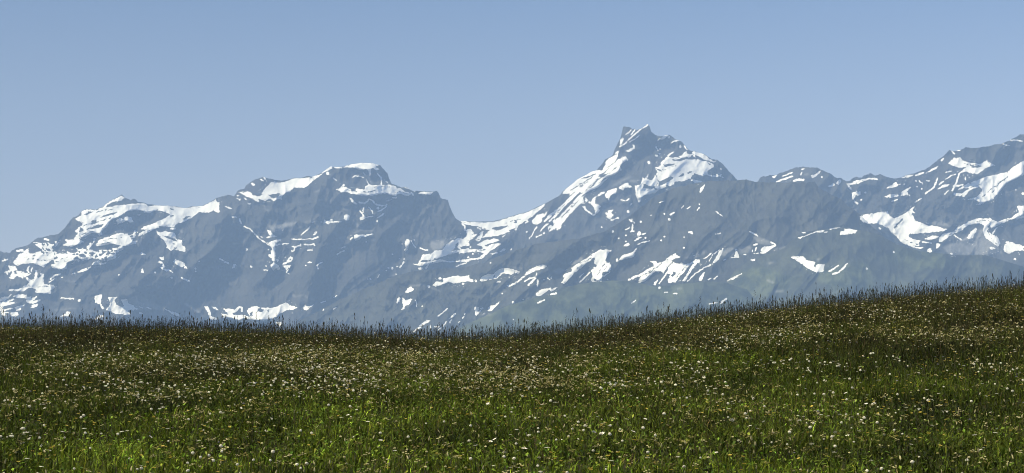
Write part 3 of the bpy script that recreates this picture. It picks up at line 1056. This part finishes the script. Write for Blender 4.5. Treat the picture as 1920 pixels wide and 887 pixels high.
def height(x, y):
    r = np.maximum(np.hypot(x, y), 1e-6)
    yc = np.maximum(y, 0.5)
    u = np.clip(x / np.maximum(y, 8.0), -0.6, 0.6)
    z = -1.6 + 0.105 * np.clip(y, -400, 4000)
    z = z + np.interp(u, _us, _ls) * np.clip(y, 0, 60) * sstep(10, 37, y)
    z = z + 0.05 * fbm(x / 3.0, y / 3.0, 3) + 0.16 * fbm(x / 11.0 + 4, y / 11.0, 2) * sstep(3, 12, r) * sstep(39, 26, np.abs(y - 10) * 1.0)
    over = np.maximum(y - 34.0, 0)
    z = z - 0.0042 * over ** 2 * (over < 60) - (0.0042 * 3600 + 0.504 * (over - 60)) * (over >= 60)
    floor = -300 + 6 * fbm(x / 900, y / 900, 3)
    k = 12.0
    return np.where(z > floor + k, z, floor + k * np.exp(np.minimum((z - floor - k) / k, 0)))

ra = np.concatenate([np.linspace(0.3, 12, 40), np.arange(12.15, 60, 0.16), 60 * (15300 / 60) ** np.linspace(0.01, 1, 90)])
az = np.concatenate([np.linspace(-180, -32, 50)[:-1], np.linspace(-32, 32, 380), np.linspace(32, 180, 50)[1:]])
AZ = R(1) * az
X = ra[:, None] * np.sin(AZ)[None, :]; Y = ra[:, None] * np.cos(AZ)[None, :]
Z = height(X, Y)
ff, cc = grid_faces(*X.shape)
G = NT('meadow_soil')
tc = G.n('ShaderNodeTexCoord')
g1 = G.noise(1.2, 6, 0.6, tc.outputs['Object']); g2 = G.noise(18, 4, 0.6, tc.outputs['Object'])
gc = G.mix(G.rng(g1, 0.35, 0.65), (0.018, 0.022, 0.009), (0.035, 0.040, 0.014))
gc = G.mix(G.rng(g2, 0.4, 0.7), gc, (0.030, 0.025, 0.015))
b = G.n('ShaderNodeBsdfPrincipled'); G.l(gc, b.inputs['Base Color']); b.inputs['Roughness'].default_value = 0.95
b.inputs['Specular IOR Level'].default_value = 0.1
G.l(b.outputs[0], G.out.inputs[0])
o = mesh_obj('ground', np.stack([X, Y, Z], -1).reshape(-1, 3), ff, cc, G.m, smooth=True)
tag(o, 'sloping alpine meadow ground falling away to the valley behind its crest', kind='structure')

# ---------------------------------------------------------------- plants of the meadow
def plant_mat(name, trans=0.35, rough=0.6):
    N = NT(name)
    a = N.attr('tint')
    d = N.n('ShaderNodeBsdfPrincipled'); N.l(a.outputs['Color'], d.inputs['Base Color'])
    d.inputs['Roughness'].default_value = rough; d.inputs['Specular IOR Level'].default_value = 0.12
    t = N.n('ShaderNodeBsdfTranslucent'); N.l(a.outputs['Color'], t.inputs['Color'])
    m = N.n('ShaderNodeMixShader'); m.inputs[0].default_value = trans
    N.l(d.outputs[0], m.inputs[1]); N.l(t.outputs[0], m.inputs[2]); N.l(m.outputs[0], N.out.inputs[0])
    return N.m
GRASS = plant_mat('grass_blade', 0.4); LEAF = plant_mat('herb_leaf', 0.3)
HEAD = plant_mat('flower_petal', 0.3, 0.8)

def scatter(n, y0=9.5, y1=45.0):
    """points spread evenly over the meadow before the camera, with a margin on both sides"""
    n = int(n * 1.82)
    y = rng.uniform(y0, y1, n); x = rng.uniform(-16.5, 16.5, n)
    k = np.abs(x) < 5.0 + 0.255 * y
    return x[k], y[k]
def hue_jit(base, n, s=0.18, per=0.08):
    b = np.asarray(base, float)
    b = np.broadcast_to(b, (n, 3))
    return np.clip(b * np.exp(1.6 * s * rng.standard_normal((n, 1)) - 1.28 * s * s) * (1 + per * rng.standard_normal((n, 3))), 0.003, 0.95)
def patch(x, y, s, seed):      # 0..1 patchiness of the meadow; stretched across the slope
    return sstep(-0.35, 0.35, fbm(x / s + seed, y / (s * 1.3) + seed * 2, 3, 0.6))

def region(x, y, px, py, w, h):        # soft patch of the meadow seen around a point of the photograph
    yy = np.linspace(12.5, 42, 300); u = (px - 960) / F
    zz = height(u * yy, yy) + 0.12
    rows = 443.5 - F * (-yy * math.sin(PITCH) + zz * math.cos(PITCH)) / (yy * math.cos(PITCH) + zz * math.sin(PITCH))
    y0 = yy[np.argmin(abs(rows - py))]; ya = yy[np.argmin(abs(rows - (py - h)))]; yb = yy[np.argmin(abs(rows - (py + h)))]
    sy = np.where(y > y0, max(ya - y0, 0.5), max(y0 - yb, 0.5)); sx_ = w / F * y0
    wob = 0.35 * fbm(x / 0.9 + px, y / 2.0, 3)
    return np.exp(-(((x - u * y0) / sx_) ** 2 + ((y - y0) / sy) ** 2) * (1 + wob) ** 2 * 0.9)
def dull(x, y):            # darker, less flowery stands
    return np.clip(region(x, y, 1640, 672, 300, 26) + 0.8 * region(x, y, 1180, 655, 160, 18) + 0.9 * region(x, y, 1700, 740, 150, 22) + 0.7 * region(x, y, 350, 735, 150, 16)
                   + 0.7 * region(x, y, 130, 640, 170, 14) + 0.6 * region(x, y, 640, 650, 120, 10) + 0.7 * region(x, y, 950, 790, 170, 20) + 0.6 * region(x, y, 60, 790, 120, 14), 0, 1)
def creamy(x, y):          # stands full of pale flowers
    return np.clip(region(x, y, 720, 690, 260, 26) + region(x, y, 960, 735, 300, 14) + 0.8 * region(x, y, 330, 700, 160, 14) + region(x, y, 1250, 840, 260, 30) + 0.9 * region(x, y, 1480, 610, 170, 22)
                   + 0.8 * region(x, y, 1300, 720, 180, 12) + 0.9 * region(x, y, 1820, 640, 110, 16) + 0.8 * region(x, y, 300, 750, 110, 14), 0, 1)
def lush(x, y):            # bright fresh green
    return np.clip(region(x, y, 1560, 790, 240, 26) + 0.6 * region(x, y, 260, 820, 380, 44) + 0.8 * region(x, y, 760, 830, 260, 30) + 0.6 * region(x, y, 1100, 770, 160, 16), 0, 1)

# grass blades
NB = 300000
x, y = scatter(NB); NB = len(x)
z = height(x, y)
pt = patch(x, y, 5.0, 3.1); p2 = patch(x, y, 1.6, 8.4)
far = sstep(17, 33, y + 5 * (pt - 0.5) + 1.5 * (x / y * 3))   # browner, taller flowering grass towards the crest
hgt = (0.085 + 0.065 * far + 0.05 * p2) * rng.uniform(0.55, 1.35, NB)
ang = rng.uniform(0, 2 * np.pi, NB); lean = rng.uniform(0.15, 1.3, NB) * hgt
wd = rng.uniform(0.0022, 0.0048, NB) * (1 + 0.5 * (1 - far))
dx, dy = np.cos(ang), np.sin(ang)
wa = ang + np.pi / 2 + rng.normal(0, 0.4, NB); wx, wy = np.cos(wa) * wd, np.sin(wa) * wd
V = np.zeros((NB, 5, 3))
V[:, 0] = np.stack([x - wx, y - wy, z - 0.01], -1); V[:, 1] = np.stack([x + wx, y + wy, z - 0.01], -1)
mx_, my_, mz_ = x + dx * lean * 0.35, y + dy * lean * 0.35, z + hgt * 0.62
V[:, 2] = np.stack([mx_ + wx * 0.8, my_ + wy * 0.8, mz_], -1); V[:, 3] = np.stack([mx_ - wx * 0.8, my_ - wy * 0.8, mz_], -1)
V[:, 4] = np.stack([x + dx * lean, y + dy * lean, z + hgt], -1)
b0 = np.arange(NB)[:, None] * 5
fl = np.concatenate([b0 + np.array([0, 1, 2, 3]), b0 + np.array([3, 2, 4])], 1).ravel()
ct = np.tile([4, 3], NB)
gcol = np.array([0.068, 0.092, 0.008]); ocol = np.array([0.031, 0.031, 0.009]); dcol = np.array([0.11, 0.095, 0.035])
mixf = np.clip(0.75 * far + 0.5 * (pt - 0.5), 0, 1)[:, None]
tone = (0.50 + 1.0 * patch(x, y, 1.7, 31.5)) * (0.72 + 0.5 * patch(x, y, 5.5, 41.5))
tone = tone * (1 - 0.45 * dull(x, y)) * (1 + 0.3 * lush(x, y))
col = (gcol * (1 - mixf) + ocol * mixf) * tone[:, None]
dry = rng.random(NB) < 0.03 + 0.05 * far
col = np.where(dry[:, None], dcol, col)
col = hue_jit(col, NB, 0.38, 0.08)
o = mesh_obj('meadow_grass', V.reshape(-1, 3), fl, ct, GRASS, {'tint': np.repeat(col, 5, 0)})
tag(o, 'dense wild alpine meadow grass, green below and browner towards the crest', 'grass', kind='stuff')

# broad herb leaves between the grass: folded rhombic leaves
NL = 260000
x, y = scatter(NL); NL = len(x); z = height(x, y)
pt = patch(x, y, 3.0, 5.2); far = sstep(17, 33, y)
keep = rng.random(NL) < 0.35 + 0.65 * pt * (1 - 0.5 * far)
x, y, z, pt, far = x[keep], y[keep], z[keep], pt[keep], far[keep]; NL = len(x)
ln = rng.uniform(0.018, 0.046, NL); ang = rng.uniform(0, 2 * np.pi, NL); tilt = rng.uniform(-0.3, 1.0, NL)
hz0 = rng.uniform(0.03, 0.20, NL) * (0.8 + 0.5 * far)
ax = np.stack([np.cos(ang) * np.cos(tilt), np.sin(ang) * np.cos(tilt), np.sin(tilt)], -1)
sd = np.stack([-np.sin(ang), np.cos(ang), rng.normal(0, 0.3, NL)], -1)
c = np.stack([x, y, z + hz0], -1)
V = np.zeros((NL, 4, 3))
V[:, 0] = c; V[:, 1] = c + ax * ln[:, None] * 0.5 + sd * ln[:, None] * 0.28 + [0, 0, 0.004]
V[:, 2] = c + ax * ln[:, None]; V[:, 3] = c + ax * ln[:, None] * 0.5 - sd * ln[:, None] * 0.28 + [0, 0, 0.004]
b0 = np.arange(NL)[:, None] * 4
fl = np.concatenate([b0 + np.array([0, 1, 2]), b0 + np.array([0, 2, 3])], 1).ravel()
glint = 1 + 0.8 * ((rng.random(NL) < 0.2) & (ln < 0.035))[:, None]  # glints painted into the tint of some small leaves
col = glint * hue_jit(np.array([0.060, 0.086, 0.010]) * (1.25 - 0.70 * far[:, None]) + np.array([0.030, 0.022, 0.008]) * 0.9 * far[:, None], NL, 0.34, 0.1) * ((0.55 + 0.9 * patch(x, y, 1.7, 31.5)) * (0.72 + 0.5 * patch(x, y, 5.5, 41.5)) * (1 - 0.5 * dull(x, y)) * (1 + 0.6 * lush(x, y)))[:, None]
o = mesh_obj('meadow_herbs', V.reshape(-1, 3), fl, np.full(2 * NL, 3), LEAF, {'tint': np.repeat(col, 4, 0)})
tag(o, 'low leafy green herbs growing between the grass blades', 'herbs', kind='stuff')

# ---- templates: each returns verts (unit metres, stem foot at 0), triangles/quads as triangles, tint
def lathe(prof, n=6, z0=0):
    v = []; f = []
    for r, zz in prof:
        for k in range(n): v.append((r * math.cos(2 * math.pi * k / n), r * math.sin(2 * math.pi * k / n), zz))
    for i in range(len(prof) - 1):
        for k in range(n):
            a = i * n + k; b = i * n + (k + 1) % n
            f.append((a, b, b + n)); f.append((a, b + n, a + n))
    return v, f
def join(parts):
    V, Fc, T = [], [], []
    for (v, f), t in parts:
        o_ = len(V); V += v; Fc += [tuple(i + o_ for i in q) for q in f]; T += [t] * len(v)
    return np.array(V, float), np.array(Fc, int), np.array(T, float)
def stem(h, r=0.0012, bend=0.0, n=3):
    return lathe([(r, -0.02), (r, h * 0.5), (r * 0.8, h)], n)
def shift(vf, dx, dy, dz, s=1.0):
    v, f = vf; return [(a * s + dx, b * s + dy, c * s + dz) for a, b, c in v], f
def petals(r, n, zz, w=0.42, cup=0.15, inner=0.18):
    v = []; f = []
    for k in range(n):
        a = 2 * math.pi * k / n + random_.uniform(-.08, .08); c, s_ = math.cos(a), math.sin(a); o_ = len(v)
        rr = r * random_.uniform(0.88, 1.08)
        hw = w * r * math.sin(math.pi / n) * 2.2
        for (q, ww, dz) in ((inner * rr, 0.5 * hw, 0), (0.65 * rr, hw, cup * rr * 0.5), (rr, 0.55 * hw, cup * rr)):
            v.append((q * c - ww * s_, q * s_ + ww * c, zz + dz)); v.append((q * c + ww * s_, q * s_ - ww * c, zz + dz))
        f += [(o_, o_ + 1, o_ + 3), (o_, o_ + 3, o_ + 2), (o_ + 2, o_ + 3, o_ + 5), (o_ + 2, o_ + 5, o_ + 4)]
    return v, f
import random as _r
random_ = _r.Random(5)
GR = (0.035, 0.055, 0.012); ST = (0.030, 0.036, 0.012)
def daisy(h, r):
    return join([(stem(h), GR), (petals(r, 9, h, cup=0.25), (0.74, 0.72, 0.65)),
                 (lathe([(0.001, h + r * .16), (r * .22, h + r * .12), (r * .24, h + 0.0)][::-1], 6), (0.55, 0.38, 0.05)),
                 (lathe([(r * .1, h - r * .2), (r * .3, h - .001)], 6), GR)])
def clover(h, r):
    head = lathe([(r * .25, h - r * .6), (r * .85, h - r * .25), (r, h + r * .25), (r * .72, h + r * .75), (r * .15, h + r * 1.0)], 7)
    head = ([(a * random_.uniform(.85, 1.12), b_ * random_.uniform(.85, 1.12), c_) for a, b_, c_ in head[0]], head[1])
    return join([(stem(h), GR), (head, (0.68, 0.65, 0.54))])
def umbel(h, r):
    parts = [(stem(h, 0.0015), GR)]
    for k in range(9):
        a = 2.4 * k; q = r * math.sqrt((k + .3) / 9)
        parts.append((shift(lathe([(.12, 0), (1, .1), (.7, .4), (.1, .5)], 5), q * math.cos(a), q * math.sin(a), h + 0.2 * (r - q), r * .30), (0.70, 0.68, 0.58)))
    return join(parts)
def buttercup(h, r):
    return join([(stem(h), GR), (petals(r, 5, h, w=0.62, cup=0.55, inner=0.05), (0.58, 0.46, 0.10)),
                 (lathe([(r * .25, h), (r * .1, h + r * .3)], 5), (0.5, 0.4, 0.05))])
def hawkbit(h, r):
    return join([(stem(h), GR), (petals(r, 11, h, w=0.40, cup=0.22), (0.55, 0.42, 0.10)),
                 (petals(r * .6, 8, h + r * .14, w=0.4, cup=0.4), (0.58, 0.45, 0.12))])
def lilac(h, r):
    head = lathe([(r * .3, h - r * .4), (r, h), (r * .85, h + r * .4), (r * .2, h + r * .6)], 7)
    return join([(stem(h), GR), (head, (0.24, 0.23, 0.29)), (petals(r * 1.2, 8, h, w=.35), (0.27, 0.26, 0.32))])
def spike(h, r, L, tone, n=4):     # narrow seed head of a flowering grass
    return join([(stem(h, 0.0015), ST), (lathe([(r * .2, h - L * .05), (r, h + L * .25), (r * .9, h + L * .6), (r * .15, h + L)], n), tone)])
def panicle(h, r, L, tone):        # loose, branched seed head
    parts = [(stem(h, 0.0014), ST), (lathe([(.001, h), (.001, h + L * .8)], 3), tone)]
    for k in range(7):
        a = 2.3 * k; q = r * (1 - k / 9.0); zz = h + L * k / 7.0
        parts.append((shift(lathe([(.15, 0), (1, .8), (.1, 1.9)], 3), q * math.cos(a), q * math.sin(a), zz, r * 0.24), tone))
    return join(parts)
def sorrel(h, r, L, tone):
    parts = [(stem(h, 0.0013), ST), (lathe([(.0012, h), (.0012, h + L)], 3), tone)]
    for k in range(6):
        a = 2.1 * k
        parts.append((shift(lathe([(.3, 0), (1, .7), (.4, 1.6)], 4), 0.4 * r * math.cos(a), 0.4 * r * math.sin(a), h + L * k / 6.0, r * .75), tone))
    return join(parts)

MESHES = {}
def template_mesh(key, tpl):
    if key not in MESHES:
        V, Fc, T = tpl
        o = mesh_obj(key, V, Fc.ravel(), np.full(len(Fc), 3), HEAD, {'tint': T}, link=False)
        MESHES[key] = o.data; bpy.data.objects.remove(o)
    return MESHES[key]

def field(tpls, x, y, hs, tilts, name, label, cat, jit=0.15, scale=None):
    """many copies of small templates as one mass"""
    Vs, Fs, Ts = [], [], []; off = 0
    which = rng.integers(0, len(tpls), len(x)); z = height(x, y)
    for i, (V, Fc, T) in enumerate(tpls):
        m = which == i; n = int(m.sum())
        if n == 0: continue
        a = rng.uniform(0, 2 * np.pi, n); ta = rng.uniform(0, 2 * np.pi, n); tl = np.abs(rng.normal(0, tilts, n))
        sc_ = hs[m]
        P = V[None] * sc_[:, None, None]
        ca, sa = np.cos(a)[:, None], np.sin(a)[:, None]
        X_ = P[..., 0] * ca - P[..., 1] * sa; Y_ = P[..., 0] * sa + P[..., 1] * ca; Z_ = P[..., 2]
        X_ = X_ + np.sin(tl)[:, None] * np.cos(ta)[:, None] * Z_; Y_ = Y_ + np.sin(tl)[:, None] * np.sin(ta)[:, None] * Z_
        P = np.stack([X_ + x[m][:, None], Y_ + y[m][:, None], Z_ + z[m][:, None]], -1)
        Vs.append(P.reshape(-1, 3)); Fs.append((Fc[None] + (off + np.arange(n) * len(V))[:, None, None]).reshape(-1, 3))
        off += n * len(V)
        tt_ = T[None] * (1 + jit * rng.standard_normal((n, 1, 1)))
        Ts.append(np.clip(tt_, 0.003, 0.9).reshape(-1, 3))
    V = np.concatenate(Vs); Fc = np.concatenate(Fs); T = np.concatenate(Ts)
    o = mesh_obj(name, V, Fc.ravel(), np.full(len(Fc), 3), HEAD, {'tint': T})
    tag(o, label, cat, kind='stuff')
    return o

def place(o, x, y, z, s, tilts, parent=None):
    tl = abs(rng.normal(0, tilts)); ta = rng.uniform(0, 2 * np.pi)
    o.location = (x, y, z); o.scale = (s,) * 3
    o.rotation_euler = (tl * math.cos(ta), tl * math.sin(ta), rng.uniform(0, 6.28))
def singles(keys_tpls, x, y, hs, tilts, name, cat, group, labelf):
    z = height(x, y)
    for i in range(len(x)):
        k = int(rng.integers(0, len(keys_tpls)))
        key, tpl = keys_tpls[k]
        if isinstance(tpl[0], str):
            o = bpy.data.objects.new(name, None); o.empty_display_size = 0.02
            for pn, pt_ in tpl[1]:
                c = bpy.data.objects.new(pn, template_mesh(key + '_' + pn, pt_)); c.parent = o
                scene.collection.objects.link(c)
        else:
            o = bpy.data.objects.new(name, template_mesh(key, tpl))
        place(o, x[i], y[i], z[i], hs[i], tilts)
        size = ('smaller', 'mid-sized', 'larger')[int(np.searchsorted(np.quantile(hs, [.33, .67]), hs[i]))]
        tag(o, size + ' ' + labelf(x[i], y[i], z[i], key), cat, group)
        scene.collection.objects.link(o)

def where(x, y, z):        # photograph position of a point of the meadow
    d = y * math.cos(PITCH) + z * math.sin(PITCH)
    return 960 + F * x / d, 443.5 - F * (-y * math.sin(PITCH) + z * math.cos(PITCH)) / d

COLS = ['at the left edge', 'near the left edge', 'far left of middle', 'left of middle', 'just left of middle', 'in the middle',
        'just right of middle', 'right of middle', 'far right of middle', 'near the right edge', 'at the right edge']
def column(px): return COLS[int(np.clip(px * 11 // 1920, 0, 10))]
def zone(x, y, z):
    px, py = where(x, y, z + 0.2)
    for lim, w in ((862, 'along the bottom edge'), (838, 'just above the bottom edge'), (812, 'a little up the slope'), (775, 'a quarter up the slope'),
                   (720, 'halfway up the slope'), (-9, 'high on the slope')):
        if py > lim: return '%s, %s' % (w, column(px))

def split_near(x, y, hs, n=300):
    """the n nearest plants in the picture become objects of their own"""
    z = height(x, y); px, py = where(x, y, z + 0.15)
    vis = (px > 6) & (px < 1914) & (py < 880) & (y > 13)
    order = np.argsort(np.where(vis, y, 1e9))[:n]
    m = np.zeros(len(x), bool); m[order] = True
    return m

def choose(n, dens):       # keep scattered points where dens(x, y) allows
    x, y = scatter(n)
    k = rng.random(len(x)) < dens(x, y)
    return x[k], y[k]

def flower_kind(name, cat, tpls, n, dens, scale, tilt, lab, masslab, jit=0.12):
    x, y = choose(n, dens); hs = rng.uniform(*scale, len(x))
    m = split_near(x, y, hs)
    singles(tpls, x[m], y[m], hs[m], tilt, name, cat, lab, lambda a, b, c, k: '%s %s' % (LOOK[k], zone(a, b, c)))
    field([t for _, t in tpls], x[~m], y[~m], hs[~m], tilt, masslab[0], masslab[1], cat, jit)

LOOK = {'white_flower_daisy': 'open petalled white flower', 'white_flower_clover': 'low round white flower ball',
        'white_flower_tall': 'taller round white flower ball', 'white_flower_umbel': 'flat white flower cluster',
        'yellow_flower_cup': 'cupped yellow flower', 'yellow_flower_ray': 'flat many petalled yellow flower',
        'lilac_flower_head': 'grey lilac flower head'}
band = lambda y, a, b, c, d: sstep(a, b, y) * (1 - sstep(c, d, y))
flower_kind('white_flower', 'white flower',
    [('white_flower_daisy', daisy(.22, .017)), ('white_flower_clover', clover(.20, .0125)), ('white_flower_tall', clover(.25, .013)), ('white_flower_umbel', umbel(.25, .016))],
    70000, lambda x, y: (0.03 + 0.95 * patch(x, y, 1.1, 1.3) ** 2.2) * (0.4 + 0.6 * band(y, 17, 20, 26, 32)) * (0.25 + 0.75 * patch(x, y, 3.5, 21.3)) * (1 - 0.8 * dull(x, y)) * (0.5 + 0.8 * creamy(x, y)), (0.6, 1.1), 0.35,
    'small white flowers in the near meadow grass', ('white_flowers', 'scatter of small white flowers farther up the meadow'))
flower_kind('yellow_flower', 'yellow flower',
    [('yellow_flower_cup', buttercup(.21, .014)), ('yellow_flower_ray', hawkbit(.23, .014))],
    16000, lambda x, y: 0.02 + 0.75 * patch(x, y, 1.2, 6.6) ** 5, (0.65, 1.0), 0.25,
    'small yellow flowers in the near meadow grass', ('yellow_flowers', 'drifts of small yellow flowers farther up the meadow'))
flower_kind('lilac_flower', 'lilac flower',
    [('lilac_flower_head', lilac(.23, .015))],
    3200, lambda x, y: sstep(0.80, 0.98, patch(x, y, 1.0, 12.6)) * (0.25 + 0.75 * sstep(16, 22, y)), (0.5, 0.85), 0.2,
    'grey lilac flower heads in the near meadow grass', ('lilac_flowers', 'clusters of grey lilac flowers farther up the meadow'))

# pale cream and khaki heads that speckle the whole slope
CR = (0.42, 0.38, 0.21); KH = (0.19, 0.17, 0.06); BR = (0.060, 0.050, 0.022); OL = (0.11, 0.12, 0.03)
def bud(h, r, tone): return join([(stem(h), ST), (lathe([(r * .2, h - r * .4), (r, h), (r * .8, h + r * .5), (r * .1, h + r * .8)], 5), tone)])
def spray(h, r, n, tone):
    parts = [(stem(h), ST)]
    for k in range(n):
        a = 2.4 * k + 1; q = r * (0.4 + 0.6 * k / n)
        parts.append((shift(lathe([(.2, 0), (1, .25), (.2, .7)], 4), q * math.cos(a), q * math.sin(a), h + random_.uniform(-.3, .4) * r, r * .34), tone))
    return join(parts)
x, y = choose(150000, lambda x, y: (0.12 + 0.88 * patch(x, y, 1.1, 15.5)) * (0.45 + 0.55 * sstep(15, 22, y)) * (0.2 + 0.8 * patch(x, y, 3.5, 25.5)) * (1 - 0.4 * sstep(25, 35, y)) * (1 - 0.7 * dull(x, y)) * (0.55 + 0.9 * creamy(x, y)))
field([bud(.17, .009, CR), bud(.14, .010, KH), spray(.19, .022, 5, CR), spray(.16, .025, 6, KH), bud(.20, .008, OL), spray(.13, .022, 5, OL), spike(.16, .005, .025, CR)],
      x, y, rng.uniform(.7, 1.3, len(x)), 0.3, 'pale_seed_heads', 'cream and khaki buds and seed heads speckled over the whole meadow', 'seed heads', 0.28)
x, y = choose(22000, lambda x, y: 0.10 + 0.90 * sstep(20, 36, y + 3 * (patch(x, y, 4, 2.2) - .5)))
field([spike(.22, .004, .04, BR), panicle(.21, .014, .07, BR), sorrel(.20, .006, .07, (0.08, 0.055, 0.028))],
      x, y, rng.uniform(.7, 1.15, len(x)), 0.15, 'brown_seed_heads', 'brown flowering grass thickening towards the crest', 'seed heads', 0.25)

# tall stalks standing against the mountains along the crest
DK = (0.030, 0.033, 0.018)
tall = [('grass_stalk_spike', spike(.40, .007, .06, DK)), ('grass_stalk_panicle', panicle(.38, .020, .10, DK)),
        ('grass_stalk_sorrel', sorrel(.36, .009, .10, (0.045, 0.038, 0.030))), ('grass_stalk_thin', spike(.43, .005, .045, DK))]
n = 30000
y = rng.uniform(34.5, 44, n); x = rng.uniform(-0.36, 0.36, n) * y
k = rng.random(n) < 0.35 + 0.65 * patch(x, y, 1.2, 4.4)
x, y = x[k], y[k]; hs = np.clip(0.50 + 0.24 * rng.random(len(x)) + np.abs(rng.normal(0, 0.15, len(x))) * (0.4 + 1.2 * patch(x, y, 0.7, 9.4)), 0.45, 1.35)
z = height(x, y); px, py = where(x, y, z + 0.47 * hs)
gy = np.interp(px, TX, TY)
vis = (px > 4) & (px < 1916)
rise = np.where(vis, gy - py, -99)
m = np.zeros(len(x), bool); m[np.argsort(-rise)[:300]] = True
SIL = {'grass_stalk_spike': 'stout spiked', 'grass_stalk_panicle': 'loose branching', 'grass_stalk_sorrel': 'knobbly', 'grass_stalk_thin': 'very thin'}
def stalk_label(a, b, c, k):
    px, py = where(a, b, c)
    return '%s dark stalk standing on the crest, %s' % (SIL[k], column(px))
def two(h, body):          # stalk as stem and seed head
    V, Fc, T = body
    hi = V[Fc].mean(1)[:, 2] > h
    def sub(sel):
        f = Fc[sel]; u, inv = np.unique(f, return_inverse=True)
        return V[u], inv.reshape(-1, 3), T[u]
    return ('parts', [('stem', sub(~hi)), ('seed_head', sub(hi))])
cut = {'grass_stalk_spike': .39, 'grass_stalk_panicle': .37, 'grass_stalk_sorrel': .35, 'grass_stalk_thin': .42}
singles([(k_, two(cut[k_], t)) for k_, t in tall], x[m], y[m], hs[m], 0.10, 'grass_stalk', 'grass stalk', 'dark grass stalks standing against the mountains', stalk_label)
field([t for _, t in tall], x[~m], y[~m], hs[~m], 0.12, 'crest_stalks', 'fringe of shorter dark grass stalks along the meadow crest', 'grass stalks', 0.25)
